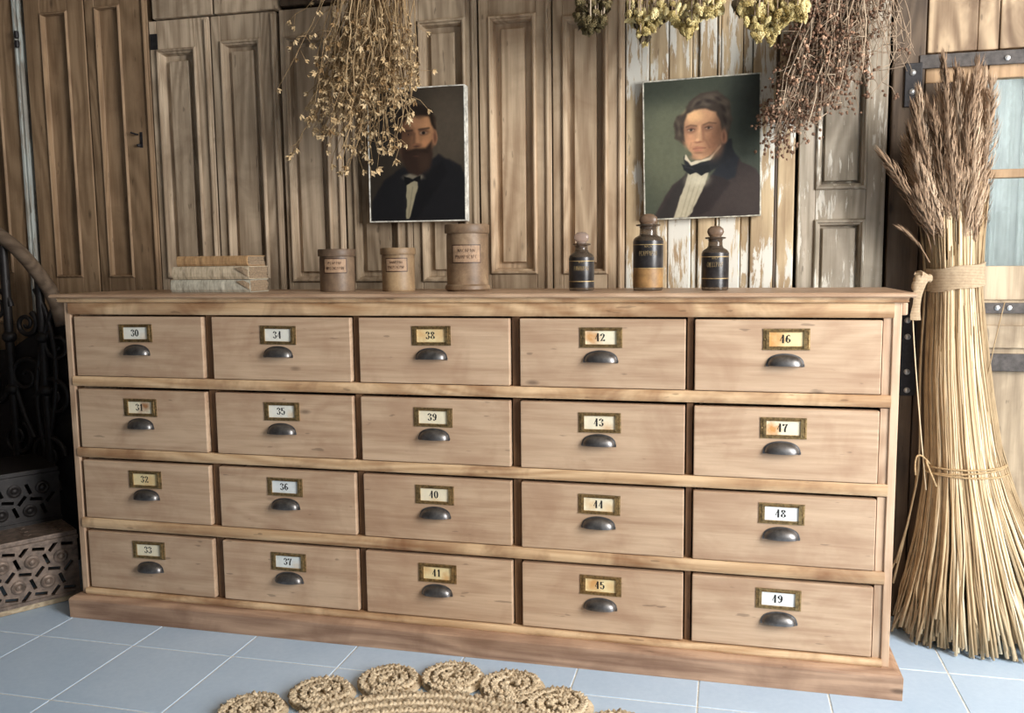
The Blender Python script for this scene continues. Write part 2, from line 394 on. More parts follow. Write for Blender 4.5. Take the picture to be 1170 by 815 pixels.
cb.loft([[(x, y, gz0-.03) for x, y in prof], [(x, y, gz1+.03) for x, y in prof]], False)
cb.loft([[(x, y+.0015, gz0-.03) for x, y in prof], [(x, y+.0015, gz1+.03) for x, y in prof]], False)
tag(obj('curtain', cb, cm.m, None, ((gx_0+gx_1)/2, Yd+.075, gz0-.03), smooth=180), 'pale blue sheer curtain behind the panes of the glazed door', 'curtain')
# rod from which the bunches hang, above the picture
zr = 2.33
struct(obj('trim_2', MB().tube([(-.6, .33, zr), (3.2, .33, zr)], .014, 10).box(-.62, -.58, .31, .6, zr-.03, zr+.03).box(3.18, 3.22, .31, .6, zr-.03, zr+.03), WD['post']))

# ------------------------------------------------------------------ the chest of drawers
cols = [(0., .4925), (.5275, 1.0165), (1.0435, 1.5305), (1.561, 2.049), (2.074, 2.573)]
tops = [.2005, -.0487, -.2979, -.5504]; H = .2045
Lx, Rx = -.037, 2.620; DEP = .38
TOPZ = Zf(.2755)
chest = thing('chest_of_drawers', (X(1.29), .18, 0), 'long pale wooden chest of twenty numbered drawers against the panelled wall', 'chest of drawers')
c = MB()
c.box(X(Lx), X(-.014), 0, DEP, Zf(-.78), Zf(.2495)); obj('side_panel', c, M['chest_side'], chest, bev=.002); c = MB(); c.box(X(2.598), X(Rx), 0, DEP, Zf(-.78), Zf(.2495))
obj('side_panel', c, M['chest_side'], chest, bev=.002)
c = MB().box(X(-.014), X(2.598), DEP-.012, DEP, Zf(-.78), Zf(.2495)); c.box(X(-.014), X(2.598), .03, DEP-.012, Zf(-.80), Zf(-.77))
for k in range(3): c.box(X(-.014), X(2.598), .02, DEP-.012, Zf(tops[k+1]+.012), Zf(tops[k]-H-.004))
obj('back_panel', c, M['chest_dark'], chest)
for k in range(4):
    zt_, zb_ = Zf(tops[k]+.006), Zf(tops[k]-H-.004)
    st = MB().box(X(-.014), X(-.0025), .010, .03, zb_, zt_); obj('stile', st, M['chest_dark'], chest)
    st = MB().box(X(2.5755), X(2.598), .005, .03, zb_, zt_); obj('stile', st, M['chest_side'], chest)
    for i in range(4):
        obj('divider', MB().box(X(cols[i][1]+.004), X(cols[i+1][0]-.004), .013, DEP-.02, zb_, zt_), M['chest_dark'], chest, bev=.001)
def rail(z0, z1, yf=-.004):
    ra = MB(); zc, hz = (z0+z1)/2, (z1-z0)/2
    pr = [(.03, -hz), (yf+.004, -hz), (yf, -hz+.005), (yf-.001, 0), (yf, hz-.005), (yf+.004, hz), (.03, hz)]
    ra.loft([[(x, y, zc+dz_) for y, dz_ in pr] for x in (X(-.018), X(2.600))])
    obj('rail', ra, M['chest_rail'], chest, smooth=50)
rail(Zf(.2065), Zf(.2495))
for k in range(3): rail(Zf(tops[k+1]+.0095), Zf(tops[k]-H-.0015))
rail(Zf(-.781), Zf(tops[3]-H-.003), -.008)
c = MB().rects(X(Lx), X(Rx), .0, DEP, [(0, Zf(.2480)), (.010, Zf(.2480)), (.014, Zf(.251)), (.012, Zf(.254)), (.014, Zf(.2605)), (.014, Zf(.2625))])
obj('cornice', c, M['chest_rail'], chest)
# a short strip under the cornice on the right end
c = MB().box(X(Rx), X(Rx)+.016, .012, DEP, Zf(.213), Zf(.248)); obj('end_moulding', c, M['chest_side'], chest, bev=.004)
c = MB().rects(X(Lx), X(Rx), .0, DEP+.006, [(.018, Zf(.2625)), (.024, Zf(.2625)), (.029, Zf(.266)), (.029, Zf(.271)), (.025, Zf(.2750)), (.021, TOPZ)])
obj('top_board', c, M['topboard'], chest)
c = MB().rects(X(Lx), X(Rx), .0, DEP, [(.030, 0), (.031, Zf(-.795)), (.027, Zf(-.7885)), (.024, Zf(-.7875)), (.020, Zf(-.784)), (.012, Zf(-.781)), (-.004, Zf(-.780))])
obj('plinth', c, M['plinth'], chest, bev=.0015)

GL = {  # numerals as pen paths on a 0..1 x 0..1.5 box
 '0': [[(.5+.36*math.sin(t*PI/10), .75+.72*math.cos(t*PI/10)) for t in range(21)]],
 '1': [[(.5, 0), (.5, 1.45)], [(.2, 1.15), (.5, 1.45)], [(.2, .03), (.8, .03)]],
 '2': [[(.16, 1.05), (.22, 1.3), (.5, 1.47), (.78, 1.28), (.8, 1.0), (.55, .6), (.15, .06)], [(.13, .08), (.5, .16), (.85, .06), (.88, .3)]],
 '3': [[(.16, 1.12), (.25, 1.36), (.5, 1.47), (.76, 1.3), (.76, 1.0), (.45, .8)], [(.45, .8), (.78, .62), (.82, .3), (.6, .03), (.3, .06), (.14, .34)]],
 '4': [[(.64, 0), (.64, 1.47)], [(.64, 1.47), (.08, .42)], [(.08, .42), (.95, .42)], [(.42, .03), (.88, .03)]],
 '5': [[(.2, 1.42), (.55, 1.38), (.82, 1.45)], [(.2, 1.42), (.2, .82)], [(.2, .82), (.5, .95), (.8, .75), (.83, .35), (.6, .03), (.3, .06), (.14, .32)]],
 '6': [[(.8, 1.25), (.6, 1.47), (.32, 1.3), (.16, .8), (.18, .3), (.48, .02), (.8, .28), (.8, .62), (.5, .86), (.22, .62)]],
 '7': [[(.12, 1.1), (.15, 1.4), (.5, 1.33), (.88, 1.42)], [(.88, 1.42), (.6, .9), (.46, .45), (.46, 0)]],
 '8': [[(.5, .8), (.22, 1.05), (.28, 1.36), (.5, 1.47), (.74, 1.34), (.78, 1.05), (.5, .8)], [(.5, .8), (.16, .5), (.18, .18), (.5, .02), (.82, .18), (.84, .5), (.5, .8)]],
 '9': [[(.2, .25), (.4, .02), (.68, .2), (.84, .7), (.82, 1.2), (.52, 1.47), (.2, 1.22), (.2, .88), (.5, .64), (.78, .88)]],
}
def numeral(mb, s, cx, y, cz, h, mi):
    """fat-face numerals: upright strokes thick, level strokes hairline"""
    sc = h/1.5; adv = 1.16*sc*.86; x0 = cx - adv*len(s)/2
    for k, ch in enumerate(s):
        ox = x0+k*adv
        for st in GL[ch]:
            P = [Vector((ox+px*sc*.86, cz-h/2+pz*sc)) for px, pz in st]
            for i in range(len(P)-1):
                d = P[i+1]-P[i]; dn = d.normalized()
                wdt = sc*(.04+.125*abs(dn.y)**2.2)*(1 if not (ch == '4' and abs(dn.y) < .97) else .45)
                u = Vector((1, 0)) if abs(dn.y) > .5 else Vector((0, 1))
                e = dn*sc*.03
                q = [P[i]-u*wdt-e, P[i]+u*wdt-e, P[i+1]+u*wdt+e, P[i+1]-u*wdt+e]
                mb.add([(v.x, y, v.y) for v in q], [(0, 1, 2, 3)], mi)
def card_mat(base, stain, blobs, soft=.8):
    m = NT('paper_card'); v = m.coords((1, 1, 1)); n = m.noise(v, 60, 4, .6)
    c = m.ramp(n, [(.3, [q*.95 for q in base]), (.7, base)])
    tc = m.n('ShaderNodeTexCoord')
    for (bx, bz, rad, amt) in blobs:
        sb = m.n('ShaderNodeVectorMath', operation='SUBTRACT'); m.l(tc.outputs['Object'], sb.inputs[0]); sb.inputs[1].default_value = (bx, 0, bz)
        ln = m.n('ShaderNodeVectorMath', operation='LENGTH'); m.l(sb.outputs[0], ln.inputs[0])
        d = m.math('ADD', ln.outputs['Value'], m.math('MULTIPLY', m.math('SUBTRACT', n, .5), rad*1.6))
        k = m.ramp(m.math('DIVIDE', d, rad*1.45), [(1-soft, BW[1]), (1, BW[0])])
        c = m.mix(m.math('MULTIPLY', k, amt), c, L4(stain))
    m.col(c); m.b.inputs['Roughness'].default_value = .8; return m.m
WHT, CRM, YEL = (240, 238, 226), (242, 232, 204), (238, 218, 168)
ORA, BRN, TAN = (204, 142, 72), (158, 104, 60), (216, 172, 108)
CARD = {30: (WHT, TAN, [(.03, -.012, .012, .35)]), 31: (CRM, BRN, [(.016, .006, .017, .95), (.0, -.012, .012, .4)]), 32: (YEL, TAN, [(.02, -.004, .022, .5)]), 33: (CRM, TAN, []),
        34: (WHT, TAN, []), 35: (WHT, TAN, [(.03, -.01, .012, .4)]), 36: ((232, 238, 238), TAN, []), 37: ((232, 238, 236), TAN, [(.028, -.01, .014, .3)]),
        38: (YEL, ORA, [(-.03, .006, .018, .6), (.028, .005, .02, .4)]), 39: (CRM, TAN, []), 40: (CRM, TAN, [(.0, -.02, .016, .4)]), 41: (YEL, ORA, [(.026, -.012, .014, .6), (-.03, .01, .014, .4)]),
        42: (CRM, ORA, [(-.03, .004, .02, .85), (-.012, -.004, .016, .5)]), 43: (CRM, ORA, [(.02, -.014, .016, .5)]), 44: (CRM, TAN, [(-.024, 0, .016, .6), (.026, -.008, .016, .5)]), 45: (YEL, ORA, [(-.02, .002, .02, .8), (.03, .0, .014, .35)]),
        46: (YEL, ORA, [(-.044, .0, .032, .85), (-.02, .01, .02, .4)]), 47: (CRM, ORA, [(-.026, -.002, .018, .9), (-.04, -.012, .018, .5)]), 48: ((238, 240, 238), TAN, []), 49: ((238, 240, 238), TAN, [])}
# the cup pull, one mesh for all
cp = MB(); A_, H_, D_ = .0435, .028, .025
def cup(a, h, d):
    R = []
    for i in range(25):
        u = PI*i/24; su = max(0, math.sin(u))**.75
        R.append([(-a*math.cos(u), -d*su*math.sin(v*PI/2/10)**.9, h*su*math.cos(v*PI/2/10)) for v in range(11)])
    return R
o_, i_ = cup(A_, H_, D_), cup(A_-.0028, H_-.0028, D_-.0028)
cp.loft(o_, False); cp.loft(i_, False)
cp.loft([[r_[-1] for r_ in o_], [r_[-1] for r_ in i_]], False)
fl_ = [[( -(A_+k)*math.cos(PI*i/24), yy, (H_+k)*max(0, math.sin(PI*i/24))**.75) for i in range(25)] for k, yy in ((.003, -.0002), (.003, -.002), (-.001, -.0028))]
cp.loft(fl_, False)
for s_ in (-1, 1): cp.box(s_*A_-.004, s_*A_+.004, -.003, 0, -.003, .004)
PULL = mesh_of(cp, M['pewter'], 'cup_pull', smooth=60)
# label holder, one mesh for all
HW, HH = .0575, .0275
hb = MB(); hb.vrects(-HW, HW, -HH, HH, [(0, 0), (0, -.0022), (.0035, -.003), (.0045, -.0018), (.0065, -.0018), (.0075, -.0046), (.0085, -.0046), (.0095, -.0012)], fill=False)
for s_ in (-1, 1):
    hb.box(s_*(HW-.0115)-.0035, s_*(HW-.0115)+.0035, -.0052, 0, -HH+.004, HH-.004)
    hb.add(*(lambda L: (L.v, L.f))(MB().lathe([(.0025, 0), (.002, .0018), (.0005, .0024)], (0, 0, 0), 10).xf(Matrix.Translation((s_*(HW-.004), -.002, 0)) @ Matrix.Rotation(PI/2, 4, 'X'))))
hb.box(-HW, HW, -.0028, 0, -HH, -HH+.004).box(-HW, HW, -.0028, 0, HH-.004, HH)
HOLD = mesh_of(hb, M['brass'], 'label_holder')
num = 30
for ci, (xa, xb) in enumerate(cols):
    for k in range(4):
        x0, x1 = X(xa), X(xb); z1, z0 = Zf(tops[k]), Zf(tops[k]-H)
        jit = random.uniform(-.0015, .0015)
        dcen = ((x0+x1)/2, 0, z0)
        d = link('drawer', None, chest, dcen)
        bd = MB().box(x0+.0005, x1-.0005, -.002+jit, .022, z0+.0005, z1-.0005)
        bx = MB(); bx.box(x0+.008, x0+.018, .02, DEP-.04, z0+.008, z1-.03).box(x1-.018, x1-.008, .02, DEP-.04, z0+.008, z1-.03).box(x0+.008, x1-.008, .02, DEP-.04, z0+.004, z0+.010).box(x0+.008, x1-.008, DEP-.05, DEP-.04, z0+.008, z1-.03)
        # the drawer is one mesh: front board and box
        bd.add(bx.v, bx.f)
        bpy.data.objects.remove(d)
        d = obj('drawer', bd, M['chest'], chest, dcen, bev=.0045, seg=3)
        hx, hz = (x0+x1)/2-.002+random.uniform(-.003, .003), z1-.052+random.uniform(-.002, .002)
        h = link('label_holder', HOLD, d, (hx, -.002+jit, hz)); h.rotation_euler = (0, random.uniform(-.012, .012), 0)
        h['label'] = 'aged brass label holder'
        cd_ = MB().box(hx-HW+.009, hx+HW-.009, -.0032+jit, -.0022+jit, hz-HH+.005, hz+HH-.005, 0)
        numeral(cd_, str(num), hx-.002, -.00335+jit, hz+.001, .0215, 1)
        base, stc, bl = CARD[num]
        co = obj('number_card', cd_, [card_mat(base, stc, bl), M['ink']], d, (hx, -.003, hz)); co['label'] = 'paper card printed with the number %d' % num
        p = link('cup_pull', PULL, d, (hx+random.uniform(-.003, .003), -.002+jit, z1-.1165+random.uniform(-.002, .002))); p['label'] = 'dark metal cup pull'
        num += 1

# ------------------------------------------------------------------ books
def rag(n, a): return [random.uniform(-a, a) for _ in range(n)]
def book(x0, x1, y0, dpt, z0, th, rot, cover, pagecol, label, tear=False):
    c0 = ((x0+x1)/2, y0+dpt/2, z0)
    r = thing('old_book', c0, label, 'book', 'old books lying on the chest'); r.rotation_euler = (0, 0, rot)
    w = x1-x0
    cv = MB(); n = 22   # spine and boards as one worn wrapper, spine to the front
    sec = lambda x, e: [(x, y0+dpt, z0), (x, y0+.004, z0+.0005), (x, y0-.001+e, z0+th*.22), (x, y0-.002+e, z0+th*.5), (x, y0-.001+e, z0+th*.78), (x, y0+.004, z0+th-.0005), (x, y0+dpt, z0+th),
                        (x, y0+dpt, z0+th-.0025), (x, y0+.006, z0+th-.003), (x, y0+.003+e, z0+th*.5), (x, y0+.006, z0+.003), (x, y0+dpt, z0+.0025)]
    cv.loft([sec(x0+w*i/n, random.uniform(-.0012, .0012)) for i in range(n+1)])
    obj('cover', cv, cover, r)
    pg = MB()
    L_ = 14; hh = th-.006
    for i in range(L_):
        z = z0+.003+hh*i/L_; e = random.uniform(0, .007)
        pg.box(x0+.003+random.uniform(0, .002), x1+e-.003, y0+.006, y0+dpt-.003-random.uniform(0, .004), z, z+hh/L_*.94)
    obj('pages', pg, pagecol, r)
    if tear:
        t = MB()
        t.add([(x1-.045, y0-.004, z0+th*.86), (x1-.02, y0-.005, z0+th*.95), (x1+.002, y0-.003, z0+th*.7), (x1+.001, y0-.004, z0+th*.2), (x1-.012, y0-.006, z0+th*.42), (x1-.028, y0-.005, z0+th*.62)], [(0, 1, 2, 3, 4, 5)])
        obj('torn_paper', t, pagecol, r)
pgm = plain('old_pages', (150, 130, 106), .9, 0, .2, 160, .3)
def paper_cover(name, c, dark):
    m = NT(name); v = m.coords((3, 1, 1)); n = m.noise(v, 24, 6, .7); n2 = m.noise(m.coords((8, .3, 1)), 30, 3)
    f = m.math('ADD', m.math('MULTIPLY', n, .6), m.math('MULTIPLY', n2, .4))
    m.col(m.ramp(f, [(.34, dark), (.52, c), (.75, [min(255, q*1.16) for q in c])])); m.b.inputs['Roughness'].default_value = .9; m.bump(f, .5, .002); return m.m
yb = .10
pL = lambda px, py: at(px, py, yb)
zt = TOPZ
b1x0, b1x1 = pL(195.5, 325).x, pL(284, 325).x
book(b1x0, b1x1, yb, .12, zt, .040, .03, paper_cover('grey_cover', (186, 182, 166), (128, 122, 108)), pgm, 'grey paper-bound old book at the bottom of the stack', True)
book(pL(196, 310).x, pL(283.5, 310).x, yb+.002, .12, zt+.0405, .041, -.01, paper_cover('beige_cover', (200, 184, 158), (146, 130, 106)), pgm, 'worn beige paper-bound book in the middle of the stack', True)
book(pL(201, 296).x, pL(281, 296).x, yb+.004, .11, zt+.0820, .032, .01, paper_cover('ochre_cover', (176, 140, 98), (134, 100, 68)), pgm, 'ochre brown old book lying on top of the stack')

# ------------------------------------------------------------------ pots and bottles
def scrawl(mb, cx, cy, rad, th0, z, w, h, n, t, mi=None):
    """worn lettering wrapped round a cylinder: short pen strokes"""
    def pt(a, zz): return (cx+rad*math.cos(a), cy+rad*math.sin(a), zz)
    for k in range(n):
        a0 = th0 - w/2/rad + w/rad*(k+.15)/n; da = w/rad/n*.62
        kind = random.randrange(4); pts = []
        if kind == 0: pts = [[(0, 0), (0, 1)], [(0, 1), (1, 0)], [(1, 0), (1, 1)]]
        elif kind == 1: pts = [[(0, 0), (.5, 1)], [(.5, 1), (1, 0)], [(.25, .4), (.75, .4)]]
        elif kind == 2: pts = [[(0, 0), (0, 1)], [(0, 1), (.8, .9)], [(.8, .9), (.8, .55)], [(.8, .55), (0, .5)]]
        else: pts = [[(.9, .9), (.3, 1)], [(.3, 1), (0, .5)], [(0, .5), (.3, 0)], [(.3, 0), (.9, .1)]]
        for (u0, v0), (u1, v1) in pts:
            mb.tube([pt(a0+da*u0, z+h*(v0-.5)), pt(a0+da*u1, z+h*(v1-.5))], t, 4, mi=mi)
def curved_patch(mb, cx, cy, rad, th0, z0, z1, w, out=.0006, mi=None, n=10):
    R = [[(cx+(rad+e)*math.cos(th0+w/rad*(i/n-.5)), cy+(rad+e)*math.sin(th0+w/rad*(i/n-.5)), z) for i in range(n+1)] for z, e in ((z0, 0), (z0, out), (z1, out), (z1, 0))]
    mb.loft(R, False, mi=mi)
def clay(name, c1, c2, c3):
    m = NT(name); v = m.coords((1, 1, 1)); n = m.noise(v, 9, 6, .65, .5); n2 = m.noise(v, 70, 5, .7)
    f = m.math('ADD', m.math('MULTIPLY', n, .75), m.math('MULTIPLY', n2, .25))
    m.col(m.ramp(f, [(.3, c1), (.5, c2), (.68, c3)])); m.b.inputs['Roughness'].default_value = .5; m.bump(n2, .25, .0015); return m.m
M['clay'] = [clay('brown_pot_a', (74, 58, 46), (110, 90, 72), (142, 120, 96)), clay('brown_pot_b', (104, 82, 60), (144, 118, 88), (178, 152, 116)), clay('brown_pot_c', (92, 72, 54), (128, 104, 80), (160, 136, 108))]
M['plabel'] = plain('pot_label', (164, 134, 106), .6, 0, .12, 60, .1); M['pborder'] = plain('pot_label_border', (66, 46, 36), .5, 0, .2, 60, 0)
def pot(cx, cy, r, h, lidh, mat, label, lw, lh, lz, foot=False):
    z = TOPZ; rt = thing('apothecary_pot', (cx, cy, z), label, 'pot', 'brown pots on the chest')
    body = [(r*.93, 0), (r*.965, .002), (r*(1.06 if foot else .97), .006), (r*(1.05 if foot else .97), .016 if foot else .01), (r*.97, .021 if foot else .02), (r*.965, h-lidh-.008), (r*.94, h-lidh)]
    obj('body', MB().lathe([(a, z+b) for a, b in body], (cx, cy, 0), 48), mat, rt, smooth=40)
    lid = [(r*.9, h-lidh), (r*1.03, h-lidh), (r*1.045, h-lidh+.002), (r*1.04, h-.003), (r*1.01, h), (r*.3, h+.001)]
    obj('lid', MB().lathe([(a, z+b) for a, b in lid], (cx, cy, 0), 48), mat, rt, smooth=40)
    th = math.atan2(CAM.y-cy, CAM.x-cx)+(-.05 if foot else -.12); rr = r*.967
    lb = MB(); curved_patch(lb, cx, cy, rr, th, z+lz-lh/2, z+lz+lh/2, lw, .0014, 1); curved_patch(lb, cx, cy, rr, th, z+lz-lh/2+.0028, z+lz+lh/2-.0028, lw-.0056, .0020, 0)
    scrawl(lb, cx, cy, rr+.0022, th, z+lz+lh*.18, lw*.6, lh*.17, 7, .0005, 1); scrawl(lb, cx, cy, rr+.0022, th, z+lz-lh*.16, lw*.76, lh*.19, 10, .0005, 1)
    obj('label', lb, [M['plabel'], M['pborder']], rt)['label'] = 'small framed paper label with faded dark lettering'
yp = .19
def span(pxa, pxb, py, Y): a, b = at(pxa, py, Y), at(pxb, py, Y); return (a.x+b.x)/2, (b.x-a.x)/2
cx, r_ = span(366, 405, 310, yp); pot(cx, yp, r_*.97, .130, .022, M['clay'][0], 'dark brown apothecary pot, leftmost of the three, under the seed pods', .072, .046, .079)
cx, r_ = span(436.5, 474, 310, yp); pot(cx, yp, r_*.97, .131, .020, M['clay'][1], 'small light brown apothecary pot standing between two other pots', .068, .042, .080)
cx, r_ = span(509.5, 559, 300, yp); pot(cx, yp, r_*.95, .197, .026, M['clay'][2], 'tall wide brown apothecary pot under the bearded portrait', .088, .054, .110, True)
def glassmat(name, c, rough=.08, tr=.75):
    m = NT(name); m.col(c); m.b.inputs['Roughness'].default_value = rough; m.b.inputs['Transmission Weight'].default_value = tr; m.b.inputs['IOR'].default_value = 1.46
    return m.m
M['smoke'] = glassmat('smoky_glass', (128, 112, 96), .12, .7); M['stop'] = plain('dusty_stopper', (112, 90, 72), .35, 0, .15, 40, .1)
M['blk'] = plain('black_painted_glass', (40, 38, 38), .3, 0, .6, 24, .08); M['gold'] = plain('worn_gilt', (176, 152, 108), .5, .4, .25, 60, .1)
M['amber'] = plain('tan_powder', (150, 116, 74), .5, 0, .2, 30, .1)
def bottle(cx, cy, r, h_sh, h_neck, h_top, rn, label, powder, stop_mat, bands, tilt=0):
    z = TOPZ; rt = thing('apothecary_bottle', (cx, cy, z), label, 'bottle', 'stoppered bottles on the chest')
    pr = [(r*.92, 0), (r*.99, .003), (r, .008), (r, h_sh-.012), (r*.97, h_sh-.005), (r*.86, h_sh), (r*.60, h_sh+.006), (rn, h_sh+.012), (rn*.97, h_neck-.010), (rn*1.05, h_neck-.006), (rn*1.42, h_neck-.004), (rn*1.45, h_neck), (rn*1.1, h_neck+.001)]
    obj('glass_body', MB().lathe([(a, z+b) for a, b in pr], (cx, cy, 0), 48), M['smoke'], rt, smooth=35)
    z0, z1 = bands
    sl = MB(); sl.lathe([(r*1.004, z+z0), (r*1.008, z+z0+.001), (r*1.008, z+z1-.001), (r*1.004, z+z1)], (cx, cy, 0), 48, cap=(False, False))
    obj('painted_label', sl, M['blk'], rt, smooth=40)['label'] = 'black painted label band with worn gilt lettering'
    gd = MB(); th = math.atan2(CAM.y-cy, CAM.x-cx)
    for zz in (z0, z1-.012): gd.lathe([(r*1.006, z+zz), (r*1.012, z+zz+.0006), (r*1.012, z+zz+.0018), (r*1.006, z+zz+.0024)], (cx, cy, 0), 48, cap=(False, False))
    scrawl(gd, cx, cy, r*1.012, th, z+(z0*.45+z1*.55), r*1.25, .013, 9, .00038)
    scrawl(gd, cx, cy, r*1.012, th, z+(z0*.2+z1*.8), r*.5, .006, 4, .00035)
    obj('gilt_lettering', gd, M['gold'], rt)
    lo = MB().lathe([(r*1.002, z+.009), (r*1.004, z+.011), (r*1.004, z+z0-.002), (r*1.002, z+z0)], (cx, cy, 0), 48, cap=(False, False))
    obj('contents', lo, M['amber'] if powder else M['blk'], rt, smooth=40)
    st = MB(); R_ = r*.62
    body = [(.001, -R_*.80), (R_*.5, -R_*.74), (R_*.86, -R_*.42), (R_, 0), (R_*.86, R_*.42), (R_*.5, R_*.74), (.001, R_*.80)]
    st.lathe(body, (0, 0, 0), 28); st.v = [(x*(1+.12*zz/R_), y*.45, zz*.92) for x, y, zz in st.v]
    st.xf(Matrix.Translation((cx, cy, z+h_top-R_*.8)) @ Matrix.Rotation(tilt, 4, 'Y'))
    st.lathe([(rn*.8, z+h_neck-.012), (rn*.86, z+h_neck+.002), (rn*.6, z+h_neck+.006), (R_*.42, z+h_top-R_*1.5)], (cx, cy, 0), 24)
    obj('stopper', st, stop_mat, rt, smooth=50)
yo = .19
cx, r_ = span(650, 679, 310, yo); bottle(cx, yo, r_*.98, .105, .135, .170, r_*.5, 'short black bottle with a clear round stopper, leftmost of three', False, glassmat('clear_stopper', (206, 184, 170), .2, .6), (.026, .096))
cx, r_ = span(723, 758, 310, yo); bottle(cx, yo, r_*.98, .150, .186, .218, r_*.56, 'tall black bottle holding tan powder, middle of the three', True, M['stop'], (.062, .140))
cx, r_ = span(801, 833, 310, yo); bottle(cx, yo, r_*.98, .112, .147, .180, r_*.52, 'black bottle with gilt lettering and dusty stopper, rightmost of three', False, M['stop'], (.032, .104))

# ------------------------------------------------------------------ the two painted canvases
def sd_poly(pts, U, V):
    P = np.array(pts, float); n = len(P); d = np.full(U.shape, 1e9); s = np.ones(U.shape)
    for i in range(n):
        a, b = P[i], P[i-1]; ex, ey = b-a; wx, wy = U-a[0], V-a[1]
        t = np.clip((wx*ex+wy*ey)/(ex*ex+ey*ey+1e-9), 0, 1); d = np.minimum(d, (wx-ex*t)**2+(wy-ey*t)**2)
        c1 = V >= a[1]; c2 = V < b[1]; c3 = ex*wy > ey*wx
        s = np.where((c1 & c2 & c3) | (~c1 & ~c2 & ~c3), -s, s)
    return s*np.sqrt(d)
def smooth_noise(h, w, k):
    g_ = RNG.random((k+2, int(k*w/h)+3)); yy = np.linspace(0, k, h); xx = np.linspace(0, g_.shape[1]-2.001, w)
    i, j = yy.astype(int), xx.astype(int); fy = (yy-i)[:, None]; fx = (xx-j)[None]; fy = fy*fy*(3-2*fy); fx = fx*fx*(3-2*fx)
    q = lambda a, b: g_[np.ix_(i+a, j+b)]
    return q(0, 0)*(1-fy)*(1-fx)+q(1, 0)*fy*(1-fx)+q(0, 1)*(1-fy)*fx+q(1, 1)*fy*fx
class Paint:
    def __init__(s, w, h, W, Hh):
        s.nx, s.ny = w, h; s.U, s.V = np.meshgrid(np.linspace(0, W, w), np.linspace(0, Hh, h)); s.C = np.zeros((h, w, 3))
        s.wob = (smooth_noise(h, w, 26)-.5)*7
    def lay(s, d, c, soft=6, op=1.):
        a = np.clip(.5-(d+s.wob*(soft < 40))/soft, 0, 1)*op; a = a*a*(3-2*a) if soft >= 6 else a
        s.C = s.C*(1-a[..., None])+np.array(c, float)*a[..., None]
    def poly(s, pts, c, soft=6, op=1.): s.lay(sd_poly(pts, s.U, s.V), c, soft, op)
    def ell(s, cx, cy, rx, ry, c, soft=6, op=1., rot=0):
        cr, sr = math.cos(rot), math.sin(rot); x, y = s.U-cx, s.V-cy; x, y = x*cr+y*sr, -x*sr+y*cr
        k = np.sqrt((x/rx)**2+(y/ry)**2); s.lay((k-1)*min(rx, ry), c, soft, op)
    def line(s, pts, w, c, soft=4, op=1.):
        d = np.full(s.U.shape, 1e9)
        for a, b in zip(pts[:-1], pts[1:]):
            ex, ey = b[0]-a[0], b[1]-a[1]; wx, wy = s.U-a[0], s.V-a[1]; t = np.clip((wx*ex+wy*ey)/(ex*ex+ey*ey+1e-9), 0, 1)
            d = np.minimum(d, np.hypot(wx-ex*t, wy-ey*t))
        a = np.clip(.5-(d-w)/soft, 0, 1)*op; s.C = s.C*(1-a[..., None])+np.array(c, float)*a[..., None]
    def finish(s, edge=0., amt=.10):
        n = smooth_noise(s.ny, s.nx, 40)*.6+smooth_noise(s.ny, s.nx, 110)*.4
        s.C *= (1-amt/2+amt*n)[..., None]
        return np.clip(s.C, 0, 255)
